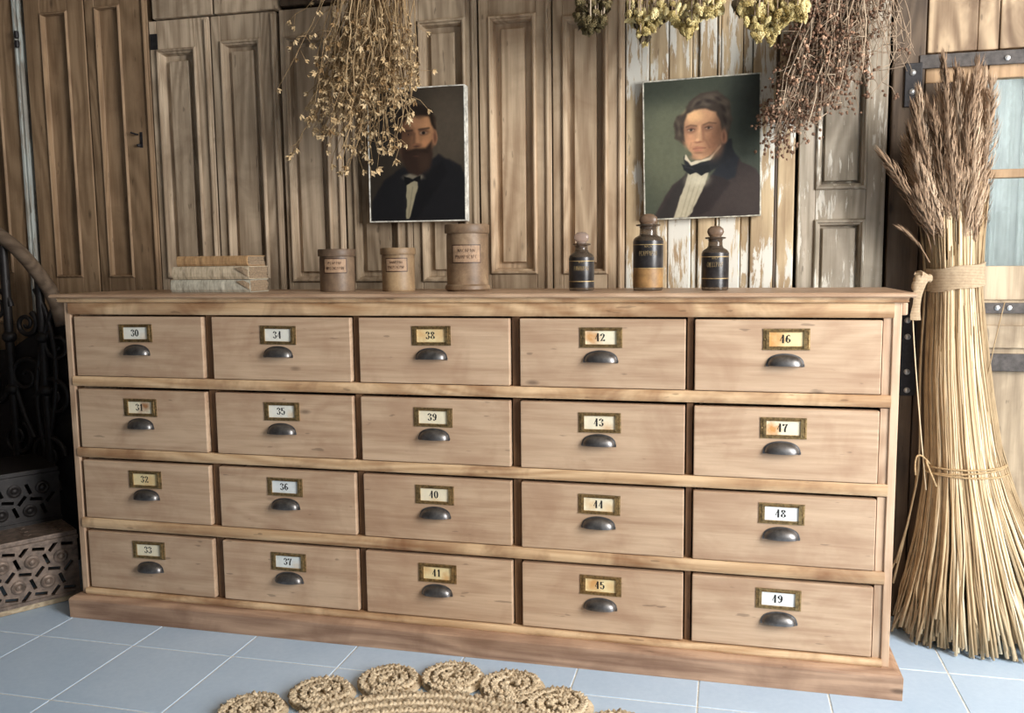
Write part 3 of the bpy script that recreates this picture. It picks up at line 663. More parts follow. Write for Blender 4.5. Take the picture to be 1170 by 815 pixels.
def paint_bearded():
    p = Paint(190, 250, 520, 700); p.C[:] = (46, 41, 35)
    p.ell(430, 230, 170, 280, (70, 62, 52), 220, .9); p.ell(60, 90, 150, 220, (36, 32, 28), 160, .7)
    p.poly([(0, 720), (14, 590), (80, 480), (190, 410), (250, 450), (380, 350), (500, 415), (540, 500), (540, 720)], (25, 25, 27), 18)
    p.poly([(200, 480), (270, 500), (220, 700), (190, 700), (190, 560)], (33, 32, 33), 26, .7)
    p.poly([(290, 470), (400, 380), (430, 450), (250, 700), (215, 700)], (20, 20, 22), 22)
    p.poly([(205, 500), (265, 480), (268, 520), (215, 690), (200, 690)], (140, 132, 108), 8); p.line([(238, 520), (212, 680)], 2, (112, 104, 86), 7)
    p.ell(245, 468, 58, 22, (128, 120, 102), 14, .7)
    p.ell(262, 190, 108, 108, (35, 28, 23), 16)
    p.poly([(176, 180), (345, 150), (358, 250), (338, 350), (270, 400), (200, 350), (176, 250)], (126, 92, 66), 20)
    p.ell(320, 200, 40, 60, (160, 118, 84), 46, .9); p.ell(248, 176, 50, 36, (146, 106, 78), 46, .8); p.ell(200, 270, 44, 100, (84, 60, 45), 56, .9); p.ell(320, 290, 34, 30, (164, 116, 82), 36, .9)
    p.poly([(150, 230), (172, 120), (262, 84), (350, 120), (368, 220), (346, 196), (330, 150), (268, 140), (210, 152), (184, 200), (180, 270), (160, 260)], (34, 27, 22), 16)
    p.ell(362, 262, 13, 34, (138, 98, 72), 10); p.ell(364, 262, 6, 20, (96, 66, 50), 10)
    p.ell(222, 238, 30, 18, (78, 55, 42), 18, .9); p.ell(302, 232, 30, 16, (88, 62, 46), 18, .9)
    p.line([(192, 224), (240, 220)], 4, (46, 34, 27), 9, .9); p.line([(276, 218), (332, 212)], 4, (46, 34, 27), 9, .9)
    p.ell(304, 236, 15, 5, (136, 112, 92), 5, .8); p.ell(220, 241, 14, 5, (98, 78, 64), 5, .8); p.ell(303, 236, 7, 6, (28, 22, 19), 4); p.ell(220, 241, 7, 6, (26, 20, 18), 4)
    p.line([(266, 225), (272, 290)], 8, (158, 114, 82), 16, .8); p.line([(252, 240), (248, 296)], 6, (84, 59, 45), 14, .8); p.ell(264, 298, 21, 8, (112, 78, 58), 12); p.ell(262, 306, 16, 4, (62, 43, 34), 8, .8)
    p.poly([(180, 296), (215, 322), (262, 316), (312, 318), (346, 276), (350, 350), (332, 420), (270, 462), (215, 440), (182, 370)], (44, 32, 26), 22)
    p.ell(262, 356, 24, 5, (84, 54, 44), 9, .8); p.ell(304, 384, 34, 56, (56, 41, 32), 44, .8)
    p.line([(208, 338), (262, 326), (320, 334)], 7, (38, 28, 22), 14)
    p.poly([(190, 462), (240, 476), (282, 460), (286, 500), (246, 488), (198, 512)], (17, 17, 18), 8)
    return p.finish()
def paint_cravat():
    p = Paint(210, 260, 580, 720); p.C[:] = (64, 68, 57)
    p.ell(140, 330, 200, 290, (90, 92, 74), 240, .9); p.ell(520, 260, 90, 300, (58, 64, 57), 160, .8); p.ell(60, 40, 300, 80, (54, 58, 49), 120, .8); p.ell(560, 60, 120, 160, (48, 52, 47), 120, .7)
    p.poly([(40, 725), (110, 600), (140, 545), (200, 500), (260, 560), (330, 520), (440, 380), (490, 440), (560, 480), (590, 530), (590, 730)], (52, 45, 43), 14)
    p.ell(520, 600, 80, 120, (62, 54, 50), 100, .6)
    p.poly([(436, 372), (480, 420), (456, 520), (390, 545), (340, 500)], (36, 38, 42), 20); p.poly([(335, 500), (400, 520), (440, 545), (330, 690), (240, 720), (215, 715)], (43, 37, 36), 16)
    p.poly([(440, 545), (520, 560), (400, 725), (300, 725)], (58, 50, 47), 50, .6)
    p.poly([(215, 480), (225, 500), (160, 660), (140, 720), (60, 720), (150, 560)], (45, 41, 39), 16)
    p.poly([(228, 470), (335, 460), (320, 520), (240, 690), (218, 720), (148, 720), (200, 560)], (166, 157, 134), 9)
    for a in (0, 26, 52): p.line([(246+a, 500), (184+a*.8, 716)], 2, (134, 126, 106), 7, .8)
    p.ell(270, 525, 56, 36, (190, 182, 158), 50, .7)
    p.poly([(205, 400), (250, 440), (350, 420), (400, 330), (440, 320), (452, 410), (330, 490), (240, 480), (205, 440)], (35, 36, 38), 14)
    p.poly([(212, 392), (240, 430), (330, 408), (388, 344), (392, 356), (335, 424), (240, 446), (208, 412)], (196, 184, 160), 8)
    # mass of hair, then the face, then the locks that fall over it
    p.poly([(158, 300), (150, 240), (170, 190), (206, 176), (230, 120), (290, 78), (372, 70), (428, 118), (444, 220), (420, 330), (380, 330), (300, 300), (205, 340)], (62, 53, 45), 16)
    p.poly([(200, 215), (222, 165), (300, 140), (376, 170), (396, 258), (384, 330), (342, 396), (292, 424), (252, 408), (218, 348), (203, 280)], (172, 130, 98), 14)
    p.ell(256, 190, 48, 34, (212, 168, 122), 46, .9); p.ell(330, 190, 36, 34, (186, 142, 106), 46, .7); p.ell(238, 322, 30, 36, (190, 140, 106), 40, .9); p.ell(352, 330, 40, 76, (138, 98, 74), 56, .9); p.ell(382, 270, 26, 90, (118, 85, 65), 44, .9)
    p.ell(285, 400, 36, 20, (186, 144, 110), 26, .8); p.ell(250, 404, 22, 16, (150, 112, 86), 22, .6); p.ell(310, 390, 24, 16, (150, 110, 84), 24, .6); p.ell(212, 270, 14, 60, (146, 108, 82), 26, .7)
    p.poly([(206, 320), (170, 300), (160, 230), (196, 186), (226, 140), (250, 110), (300, 84), (372, 78), (430, 130), (440, 220), (418, 300), (398, 300), (388, 236), (366, 178), (312, 156), (256, 158), (222, 180), (206, 222), (202, 280)], (60, 51, 44), 16)
    for (a, b, rr, ro) in ((296, 112, 34, -.5), (346, 100, 36, -.2), (398, 128, 34, .5), (422, 190, 30, 1.2), (258, 132, 24, -.8), (416, 250, 26, 1.4), (178, 230, 22, 1.2), (180, 276, 20, 1.4), (320, 134, 26, .2)): p.ell(a, b, rr, rr*.5, (92, 82, 70), 24, .7, ro)
    for (a, b, rr, ro) in ((326, 118, 30, .4), (378, 112, 24, .6), (402, 164, 26, 1.), (192, 252, 16, 1.3), (276, 128, 22, -.6), (408, 222, 24, 1.3), (166, 250, 14, 1.4)): p.ell(a, b, rr, rr*.34, (40, 33, 29), 16, .8, ro)
    p.ell(404, 306, 14, 36, (148, 106, 82), 12); p.ell(402, 306, 6, 22, (108, 74, 58), 10)
    for ex, ey in ((240, 263), (327, 257)):
        p.ell(ex, ey-2, 32, 20, (128, 92, 72), 22, .9); p.ell(ex, ey+1, 16, 5, (168, 144, 122), 5, .9); p.ell(ex, ey, 7, 6, (54, 44, 39), 4); p.line([(ex-18, ey-2), (ex, ey-7), (ex+18, ey-2)], 2, (72, 51, 42), 5, .9); p.line([(ex-16, ey+9), (ex+4, ey+12), (ex+18, ey+7)], 2, (126, 90, 70), 8, .7)
    p.line([(216, 246), (238, 238), (266, 244)], 3, (92, 68, 53), 9, .9); p.line([(302, 240), (330, 230), (364, 236)], 3, (86, 63, 50), 9, .9)
    p.line([(284, 250), (276, 316)], 7, (202, 156, 118), 16, .8); p.line([(298, 248), (303, 316)], 6, (126, 88, 68), 14, .8); p.ell(283, 328, 23, 6, (134, 90, 70), 9, .9); p.ell(272, 317, 10, 8, (206, 160, 122), 9, .8)
    p.line([(250, 362), (280, 359), (312, 360)], 2, (112, 66, 55), 6, .9); p.ell(280, 354, 26, 5, (158, 106, 84), 8, .7); p.ell(280, 370, 24, 5, (168, 112, 90), 8, .8); p.ell(282, 383, 22, 4, (128, 92, 71), 10, .7); p.line([(314, 322), (332, 358)], 3, (126, 90, 69), 12, .7); p.line([(240, 330), (232, 362)], 2, (146, 106, 80), 12, .6)
    p.poly([(190, 436), (250, 456), (262, 446), (330, 450), (338, 482), (290, 500), (262, 482), (232, 496), (200, 470)], (29, 30, 32), 8); p.line([(206, 452), (250, 466)], 2, (58, 60, 62), 8, .7)
    return p.finish()
def portrait(name, label, cx, cz, w, h, rot, img, Yf, depth, edgecol):
    r = thing(name, (cx, Yf+depth, cz-h/2), label, 'painting')
    r.rotation_euler = (0, rot, 0)
    ny, nx, _ = img.shape
    X_, Z_ = np.meshgrid(np.linspace(cx-w/2, cx+w/2, nx), np.linspace(cz+h/2, cz-h/2, ny))
    # old canvas is not quite flat
    Yv = Yf + (smooth_noise(ny, nx, 5)-.5)*.003
    V_ = np.stack([X_, Yv, Z_], -1).reshape(-1, 3); idx = np.arange(nx*ny).reshape(ny, nx)
    F_ = np.stack([idx[1:, :-1], idx[1:, 1:], idx[:-1, 1:], idx[:-1, :-1]], -1).reshape(-1, 4)
    o = org(r); me = bpy.data.meshes.new('canvas'); me.from_pydata((V_-np.array(o)).tolist(), [], F_.tolist())
    ca = me.color_attributes.new('paint', 'FLOAT_COLOR', 'POINT'); s_ = img.reshape(-1, 3)/255
    s_ = np.clip(s_*1.1, 0, 1); ln = np.where(s_ <= .04045, s_/12.92, ((s_+.055)/1.055)**2.4); ca.data.foreach_set('color', np.concatenate([ln, np.ones((len(ln), 1))], 1).ravel())
    m = NT('oil_paint'); at_ = m.n('ShaderNodeVertexColor'); at_.layer_name = 'paint'
    nn = m.noise(m.coords((1, 1, 1)), 260, 3, .6)
    # small chips of lost paint
    ch = m.ramp(m.noise(m.coords((1, 1, 1)), 34, 5, .75), [(.735, BW[0]), (.76, BW[1])])
    m.col(m.mix(m.math('MULTIPLY', ch, .45), at_.outputs[0], L4((170, 165, 145)))); m.b.inputs['Roughness'].default_value = .5; m.b.inputs['Specular IOR Level'].default_value = .25; m.bump(nn, .25, .001)
    me.materials.append(m.m); me.polygons.foreach_set('use_smooth', [True]*len(me.polygons)); me.update()
    link('canvas', me, r, o)
    e = MB(); t = .0035   # the worn turned-over canvas edge on its stretcher
    for a, b, c_, d in ((cx-w/2-t, cx-w/2+.001, cz-h/2-t, cz+h/2+t), (cx+w/2-.001, cx+w/2+t, cz-h/2-t, cz+h/2+t), (cx-w/2, cx+w/2, cz+h/2-.001, cz+h/2+t), (cx-w/2, cx+w/2, cz-h/2-t, cz-h/2+.001)):
        e.box(a, b, Yf-.001, Yf+depth, c_, d)
    e.box(cx-w/2+.002, cx+w/2-.002, Yf+.006, Yf+depth, cz-h/2+.002, cz+h/2-.002)
    obj('canvas_edge', e, edgecol, r, bev=.001)['label'] = 'worn whitish canvas edge'
    return r
ed1 = plain('worn_canvas_edge', (206, 202, 192), .85, 0, .25, 45, .3)
ed2 = plain('greyed_canvas_edge', (176, 172, 158), .85, 0, .35, 45, .3)
A1, B1 = at(421, 255, .49), at(532, 97, .49)
portrait('portrait_picture', 'dark painted portrait of a bearded man in a black jacket and bow tie', (A1.x+B1.x)/2, (A1.z+B1.z)/2+.002, .338, .436, .004, paint_bearded(), .49, .036, ed1)
A1, B1 = at(737, 252, .505), at(871.5, 84, .505)
portrait('portrait_picture', 'painted portrait of a curly-haired man in a dark coat and black cravat', (A1.x+B1.x)/2, (A1.z+B1.z)/2+.002, .352, .425, -.018, paint_cravat(), .505, .020, ed2)

# ------------------------------------------------------------------ hanging bunches
def as_parts(root, name, items, mat, limit=100, big=None):
    """items: list of (mesh builder or mesh, matrix). The first `limit` become parts, the rest one stuff part."""
    for k, (me, Mx) in enumerate(items[:limit]):
        o = bpy.data.objects.new(name, me); COL.objects.link(o); o.parent = root
        o.matrix_basis = Matrix.Translation(-org(root)) @ Mx
    rest = items[limit:]
    if rest:
        mb = MB()
        for me, Mx in rest: mb.add([Mx @ v.co for v in me.vertices], [tuple(p.vertices) for p in me.polygons])
        o = obj(name+'_mass', mb, mat, root, smooth=180); o['kind'] = 'stuff'
def bez(a, b, c, n): return [a*(1-t)**2+b*2*t*(1-t)+c*t*t for t in [i/n for i in range(n+1)]]
def stem_parts(root, name, paths, mat, limit=100):
    paths = sorted(paths, key=lambda q: q[0][-1].y if True else 0)
    for pth, rad in paths[:limit]: obj(name, MB().tube(pth, rad, 5), mat, root, smooth=180)
    if paths[limit:]:
        mb = MB()
        for pth, rad in paths[limit:]: mb.tube(pth, rad, 4)
        obj(name+'_mass', mb, mat, root, smooth=180)['kind'] = 'stuff'
def rmat(p, s, spread=PI): return Matrix.Translation(p) @ Matrix.Rotation(random.uniform(-PI, PI), 4, 'Z') @ Matrix.Rotation(random.uniform(-spread, spread), 4, 'X') @ Matrix.Rotation(random.uniform(-spread, spread), 4, 'Y') @ Matrix.Scale(s, 4)
def tie(root, p, r, mat):
    b = MB()
    for k in range(5): b.tube([(p.x+r*math.cos(a*PI/8), p.y+r*math.sin(a*PI/8), p.z+k*.006-.012) for a in range(17)], .003, 5)
    b.tube([p, Vector((p.x, .33, zr+.012))], .0025, 5)
    obj('string', b, mat, root, smooth=180)
M['twine'] = plain('jute_twine', (176, 150, 112), .9, 0, .2, 200, .4)

# pale seed pods
def podmesh(mats):
    out = []
    for v in range(4):
        b = MB(); n = 5
        for k in range(n):
            a = 2*PI*k/n+v; w = .42; d = Vector((math.cos(a), math.sin(a), 0)); t = Vector((-math.sin(a), math.cos(a), 0)); o_ = random.uniform(.7, 1.15)
            P = [Vector((0, 0, 0)), d*.5*o_-t*w+Vector((0, 0, -.5)), d*1.0*o_+Vector((0, 0, -1.25)), d*.5*o_+t*w+Vector((0, 0, -.5)), d*.28+Vector((0, 0, -.6))]
            b.add(P, [(0, 1, 4), (0, 4, 3), (1, 2, 4), (3, 4, 2)])
        b.lathe([(.02, .15), (.2, .05), (.3, -.2), (.2, -.55), (.02, -.7)], (0, 0, 0), 6)
        out.append(mesh_of(b, mats, 'seed_pod', smooth=40))
    return out
M['pod'] = varied('seed_pod_husk', [(96, 72, 46), (150, 120, 82), (196, 168, 126), (224, 202, 164)])
M['podstem'] = varied('dry_stem', [(112, 90, 62), (156, 128, 92), (196, 170, 132)])
PODS = podmesh(M['pod'])
Yb = .33
top = at(432, -80, Yb); top.z = 2.2
rt = thing('hanging_flower_bunch', (top.x, Yb, top.z), 'hanging bunch of pale dried seed pods partly over the bearded portrait', 'dried flowers')
paths, pods = [], []
def pod_tip():
    while 1:
        y = min(196, max(30, random.gauss(118, 36))); w = 26+.36*y if y < 125 else 71-.62*(y-125)
        x = 428 - .12*y + random.uniform(-1, 1)*w
        if x > 474 or (x > 450 and y > 160): continue
        return x, y
tips = [pod_tip() for _ in range(135)]+[(318, 102), (334, 54), (332, 24), (334, 178), (350, 142), (357, 152), (352, 133), (415, 195), (452, 182), (400, 165), (470, 85), (474, 128), (466, 140), (408, 172), (355, 125), (372, 150), (430, 170), (420, 175), (433, 160), (474, 98), (362, 12), (345, 130), (440, 150), (436, 172), (425, 182)]
for x, y in tips:
    Y = Yb+random.gauss(0, .05); Y = min(.46, max(.2, Y))
    T_ = at(x, y, Y); R_ = top+Vector((random.gauss(0, .05), random.gauss(0, .02), 0))
    ctl = Vector((R_.x*.6+T_.x*.4+random.gauss(0, .055), (R_.y+T_.y)/2+random.gauss(0, .02), T_.z+(R_.z-T_.z)*random.uniform(.2, .6)))
    pth = bez(R_, ctl, T_, 14); ph = random.uniform(0, 6); wv = random.uniform(.5, 1.1)
    for i in range(3, 15): pth[i] = pth[i]+Vector((random.gauss(0, .003)+.005*math.sin(i*wv+ph), random.gauss(0, .0035), random.gauss(0, .002)))
    r0 = random.uniform(.0016, .003)
    paths.append((pth, [r0*(1-.6*i/14) for i in range(15)]))
    pods.append((random.choice(PODS), rmat(pth[-1], random.uniform(.010, .016), .9)))
    for _ in range(random.choice((2, 3, 4, 5))):
        i = random.randint(8, 13); q = pth[i]; e = q+Vector((random.gauss(-.004, .028), random.gauss(0, .022), random.uniform(-.055, .012)))
        if e.x < .30 and random.random() < .7: continue
        paths.append(([q, (q+e)/2+Vector((random.gauss(0, .006), 0, random.gauss(0, .006))), e], [.0012, .001, .0008])); pods.append((random.choice(PODS), rmat(e, random.uniform(.0075, .0135), 1.)))
stem_parts(rt, 'stem', paths, M['podstem']); random.shuffle(pods); pods.sort(key=lambda q: q[1].translation.y); as_parts(rt, 'seed_pod', pods, M['pod'])
tie(rt, Vector((top.x, top.y, 2.16)), .03, M['twine'])

# reddish brown twigs
def berry(mats):
    out = []
    for v in range(3):
        b = MB().lathe([(.05, .9), (.5, .7), (.85, .2), (.9, -.2), (.6, -.75), (.25, -.95), (.3, -1.25), (.05, -1.1)], (0, 0, 0), 7)
        b.v = [(x*random.uniform(.8, 1.2), y*random.uniform(.8, 1.2), z) for x, y, z in b.v]; out.append(mesh_of(b, mats, 'seed_head', smooth=180))
    return out
M['berry'] = varied('dried_berry', [(96, 74, 60), (132, 102, 82), (164, 126, 100), (204, 168, 140), (140, 114, 96)])
M['twig'] = varied('grey_twig', [(112, 94, 78), (162, 140, 118), (206, 186, 160)])
BER = berry(M['berry'])
YT = .40; top = at(985, -80, YT); top.z = 2.2
rt = thing('hanging_twig_bunch', (top.x, YT, top.z), 'hanging bunch of reddish brown dried twigs right of the cravat portrait', 'dried flowers')
paths, ber = [], []
def twig_tip():
    if random.random() < .10: return random.uniform(1008, 1044), random.uniform(35, 92)
    t = random.random(); t = t**1.55; x = 886+t*112+random.gauss(0, 6); y = 170-t*66+random.uniform(-76, 0)*(.6+.4*t)
    return max(884, x), min(168, max(20, y))
for k in range(235):
    x, y = twig_tip(); Y = min(.48, max(.325, YT+random.gauss(0, .04))); T_ = at(x, y, Y)
    R_ = top+Vector((random.gauss(0, .035), random.uniform(-.03, .03), 0))
    ctl = Vector((R_.x*.6+T_.x*.4+random.gauss(0, .04), (R_.y+T_.y)/2, T_.z+(R_.z-T_.z)*random.uniform(.45, .75)))
    pth = bez(R_, ctl, T_, 16); wv = random.uniform(.5, 1.2); ph = random.uniform(0, 6)
    for i in range(3, 17): pth[i] = pth[i]+Vector((math.sin(i*wv+ph)*.006+random.gauss(0, .003), random.gauss(0, .004), math.cos(i*wv+ph)*.004))
    r0 = random.uniform(.002, .004); paths.append((pth, [r0*(1-.65*i/16) for i in range(17)]))
    red = x < 1005 and y > 60
    for _ in range(random.choice((4, 5, 6))):
        i = random.randint(9, 16); q = pth[i]; e = q+Vector((random.gauss(-.012, .026), random.uniform(-.024, .024), random.uniform(-.05, .01)))
        mid = (q+e)/2+Vector((random.gauss(0, .008), 0, random.gauss(0, .006))); paths.append(([q, mid, e], [.0012, .001, .0007]))
        if red:
            for _ in range(random.choice((2, 3, 3, 4))):
                ber.append((random.choice(BER), rmat(e+Vector((random.gauss(0, .008), random.gauss(0, .008), random.gauss(0, .008))), random.uniform(.003, .006), 1.)))
stem_parts(rt, 'twig', paths, M['twig']); random.shuffle(ber); ber.sort(key=lambda q: q[1].translation.y); as_parts(rt, 'seed_head', ber, M['berry'])
tie(rt, Vector((top.x, top.y, 2.16)), .04, M['twine'])

# hops
def cone(mats):
    out = []
    for v in range(3):
        b = MB(); rows = 6
        for i in range(rows):
            t = i/(rows-1); rr = .62*math.sin(PI*(.18+.74*t))**.8; z = .9-1.75*t; n = 6
            for k in range(n):
                a = 2*PI*(k+.5*(i % 2))/n+random.gauss(0, .1); d = Vector((math.cos(a), math.sin(a), 0)); tt = Vector((-math.sin(a), math.cos(a), 0)); up = Vector((0, 0, 1))
                c0 = d*rr*.35+up*(z+.30); L_ = random.uniform(.9, 1.1)
                P = [c0, c0+d*rr*.55-tt*.30*L_+up*-.22, c0+d*rr*.75+up*-.58*L_, c0+d*rr*.55+tt*.30*L_+up*-.22, c0+d*rr*.86+up*-.22]
                b.add(P, [(0, 1, 4), (1, 2, 4), (2, 3, 4), (3, 0, 4)])
        b.tube([(0, 0, 1.0), (0, 0, -.6)], [.12, .2], 5); out.append(mesh_of(b, mats, 'hop_cone', smooth=60))
    return out
M['hop'] = varied('hop_cone_yellow_green', [(98, 84, 48), (162, 140, 86), (210, 190, 128), (234, 218, 164)], .7)
M['hopd'] = varied('hop_cone_olive', [(66, 58, 38), (100, 88, 58), (142, 126, 90)], .75)
M['hleaf'] = varied('dried_hop_leaf', [(52, 44, 34), (78, 66, 48)], .8)
HOP, HOPD = cone(M['hop']), cone(M['hopd'])
def hops(label, px0, px1, low, n, meshes, mat, topx, leaves):
    tp = at(topx, -70, .22); tp.z = 2.2
    rt = thing('hanging_hop_bunch', (tp.x, .22, tp.z), label, 'dried hops', 'dried hops hanging above the portraits')
    it, paths = [], []
    for k in range(n):
        x = random.uniform(px0, px1); u = (x-px0)/(px1-px0); yl = low(x); y = yl-abs(random.gauss(0, 1))*30+2
        Y = min(.27, max(.13, .20+random.gauss(0, .03))); p = at(x, max(y, -60), Y)
        it.append((random.choice(meshes), Matrix.Translation(p) @ Matrix.Rotation(random.uniform(0, 6), 4, 'Z') @ Matrix.Rotation(random.gauss(0, .7), 4, 'X') @ Matrix.Rotation(random.gauss(0, .5), 4, 'Y') @ Matrix.Scale(random.uniform(.0085, .0135), 4)))
        if k % 3 == 0:
            R_ = tp+Vector((random.gauss(0, .02), random.uniform(-.02, .02), 0)); paths.append((bez(R_, Vector((p.x, p.y, R_.z*.6+p.z*.4)), p+Vector((0, 0, .008)), 8), [.0016]*9))
    it.sort(key=lambda q: q[1].translation.z)
    as_parts(rt, 'hop_cone', it, mat); stem_parts(rt, 'vine_stem', paths, M['twig'], 60)
    for (x, y, s_) in leaves:
        p = at(x, y, .19+random.uniform(-.04, .04)); b = MB()
        pts = [(0, 0), (.5, -.3), (.42, -.8), (.12, -1.25), (0, -1.6), (-.14, -1.2), (-.45, -.75), (-.45, -.28)]
        b.add([(q[0]*s_, abs(q[0])*s_*.5, q[1]*s_) for q in pts]+[(0, -.12*s_, -.7*s_)], [(i, (i+1) % 8, 8) for i in range(8)])
        b.xf(Matrix.Translation(p) @ Matrix.Rotation(random.uniform(-.6, .6), 4, 'Z') @ Matrix.Rotation(random.uniform(-.5, .5), 4, 'Y')); obj('leaf', b, M['hleaf'], rt, smooth=60)
    tie(rt, Vector((tp.x, tp.y, 2.17)), .03, M['twine'])
def interp(pts):
    def f(x):
        for (a, b), (c, d) in zip(pts[:-1], pts[1:]):
            if a <= x <= c: return b+(d-b)*(x-a)/(c-a)
        return pts[-1][1]
    return f
hops('small olive hop bunch, leftmost of the three hanging hop bunches', 658, 700, interp([(655, 10), (663, 30), (672, 38), (685, 34), (694, 18), (702, 10)]), 120, HOPD, M['hopd'], 678, [(670, 8, .022), (684, 12, .02), (664, 24, .018), (684, 28, .016)])
hops('broad yellow-green hop bunch above the left half of the cravat portrait', 718, 827, interp([(718, 22), (728, 30), (736, 54), (742, 36), (752, 26), (764, 20), (776, 32), (788, 44), (796, 20), (808, 18), (820, 14), (832, 6)]), 520, HOP, M['hop'], 775, [(726, 2, .03), (730, 16, .03), (757, 16, .025), (768, 6, .025), (725, 24, .02), (735, 40, .018), (742, 38, .02)])
hops('yellow-green hop bunch with a trailing tip, right of the cravat portrait top', 842, 924, interp([(838, 8), (846, 12), (858, 34), (866, 44), (876, 36), (882, 52), (886, 34), (898, 24), (908, 18), (918, 26), (924, 6)]), 430, HOP, M['hop'], 880, [(843, -2, .026), (846, 4, .025), (850, 0, .02), (845, 8, .02)])

# ------------------------------------------------------------------ the straw sheaf
M['straw'] = varied('straw', [(134, 110, 80), (192, 168, 132), (220, 200, 166), (240, 226, 196)], .6)
M['plume'] = varied('reed_plume', [(124, 100, 78), (166, 138, 112), (204, 178, 150)], .85)
ax = [(0, 2.765, .405), (.52, 2.672, .415), (.80, 2.640, .415), (1.07, 2.624, .415), (1.7, 2.60, .42)]
def axis(z):
    for (z0, x0, y0), (z1, x1, y1) in zip(ax[:-1], ax[1:]):
        if z <= z1: t = max(0, (z-z0)/(z1-z0)); return x0+(x1-x0)*t, y0+(y1-y0)*t
    return ax[-1][1:]
RZ = [(0, .268, .150), (.12, .236, .138), (.3, .166, .118), (.52, .104, .092), (.8, .086, .08), (1.07, .066, .066), (1.3, .085, .07), (1.7, .11, .08)]
def radz(z):
    for (z0, a0, b0), (z1, a1, b1) in zip(RZ[:-1], RZ[1:]):
        if z <= z1: t = max(0, (z-z0)/(z1-z0)); return a0+(a1-a0)*t, b0+(b1-b0)*t
    return RZ[-1][1:]
sheaf = thing('straw_sheaf', (2.765, .405, 0), 'tall bound sheaf of straw with feathery plumes beside the chest', 'sheaf')
st = []
for k in range(470):
    rr = math.sqrt(random.random()) if k % 3 == 0 else random.uniform(.86, 1.0); th = random.uniform(0, 2*PI) if k % 4 == 0 else random.uniform(PI*.92, 2.08*PI)
    zb = abs(random.gauss(0, .035))*(1.3 if rr > .9 else .6)+.002; zt_ = random.uniform(1.12, 1.34) if k % 5 else random.uniform(.86, 1.0); tw = random.gauss(0, .09)
    if k in (3, 11, 17): th = PI*random.uniform(.97, 1.03); rr = 1.16; zb = random.uniform(.13, .22)
    pth = []
    n_ = 9
    for i in range(n_+1):
        z = zb+(zt_-zb)*i/n_; (cx, cy), (ra, rb) = axis(z), radz(z); a = th+tw*(z-.5)+random.gauss(0, .012)
        lo = 1+(.10*(.3-z)/.3*random.uniform(-1, 1) if z < .3 else 0)
        pth.append(Vector((cx+ra*rr*lo*math.cos(a), min(.527, cy+rb*rr*lo*math.sin(a)), z)))
    r0 = random.uniform(.0022, .0042); st.append((pth, [r0*1.25]+[r0*(1-.35*i/n_) for i in range(1, n_+1)]))
st.sort(key=lambda q: q[0][3].y); stem_parts(sheaf, 'stalk', st, M['straw'])
# loose stalk bent away to the right
b = MB().tube(bez(at(1124, 452, .38), at(1134, 400, .36), at(1148, 345, .36), 8), .0016, 5); obj('stalk', b, M['straw'], sheaf, smooth=180)
b = MB().tube(bez(at(1058, 560, .34), at(1045, 420, .34), at(1043, 362, .34), 8), .0016, 5); obj('stalk', b, M['straw'], sheaf, smooth=180)
# plumes
def plume(base, tip, bend, w, dens):
    b = MB(); ctl = (base+tip)/2+bend; pth = bez(base, ctl, tip, 14)
    b.tube(pth, [.0022-.0013*i/14 for i in range(15)], 5)
    Lp = (tip-base).length
    for k in range(dens):
        t = random.uniform(.25, 1)**.85; i = min(13, int(t*14)); p = pth[i].lerp(pth[i+1], t*14-i); d = (pth[i+1]-pth[i]).normalized()
        sd = d.orthogonal(); sd.rotate(Matrix.Rotation(random.uniform(0, 2*PI), 3, d)); prof_ = math.sin(PI*min(1, (t-.2)/.84))**.5
        l_ = random.uniform(.035, .075)*(.5+.5*prof_); e = p+d*l_+sd*w*prof_*random.uniform(.3, 1)+Vector((0, 0, -.004))
        q = d.cross(sd)*.0012; mdp = (p+e)/2+sd*w*prof_*.25
        b.add([p-q, p+q, mdp+q, e, mdp-q], [(0, 1, 2, 4), (4, 2, 3)])
    obj('plume', b, M['plume'], sheaf)
tipsP = [(1078, 70, 0), (1092, 78, 1), (1105, 96, 1), (1118, 72, 0), (1133, 96, 1), (1050, 108, 0), (1044, 122, 0), (1058, 118, 1), (1066, 128, 0), (1082, 112, 0), (1098, 88, 2), (1112, 92, 2), (1124, 88, 2), (1010, 180, 0), (1040, 150, 1), (1036, 165, 2), (1048, 180, 0), (1070, 150, 0), (1085, 160, 0), (1092, 170, 0), (1100, 130, 1), (1118, 126, 0), (1110, 110, 1), (1062, 165, 1), (1122, 150, 1), (1078, 190, 0), (1054, 140, 1), (1104, 160, 0), (1130, 112, 2), (1095, 105, 1), (1072, 105, 2), (1046, 200, 1), (1114, 185, 0), (1086, 205, 0), (1060, 205, 0), (1102, 205, 0), (1120, 205, 1), (1040, 185, 2), (1052, 160, 2), (1068, 180, 1), (1096, 190, 1), (1110, 150, 2), (1126, 130, 2), (1050, 225, 0), (1066, 235, 0), (1078, 240, 0), (1092, 232, 0), (1106, 240, 0), (1118, 228, 0), (1058, 215, 1), (1084, 222, 0), (1100, 218, 0), (1112, 214, 0), (1072, 218, 0)]
for x, y, dd in tipsP:
    Y = (.36, .42, .47)[dd]+random.uniform(-.02, .02); tp = at(x, y, Y)
    bx = 2.624+(tp.x-2.60)*.38+random.gauss(0, .012); base = Vector((bx, .415+(Y-.415)*.4, 1.12+random.uniform(-.04, .05)))
    base.x = min(2.68, max(2.565, base.x))
    plume(base, tp, Vector((random.gauss(0, .012)+(.05 if x < 1020 else 0), -.01, random.gauss(0, .01))), random.uniform(.016, .028), 300)
# lower small stray panicles
for x, y, x2, y2 in ((1036, 266, 1062, 300),):
    plume(at(x2, y2, .36), at(x, y, .34), Vector((0, 0, .02)), .008, 60)
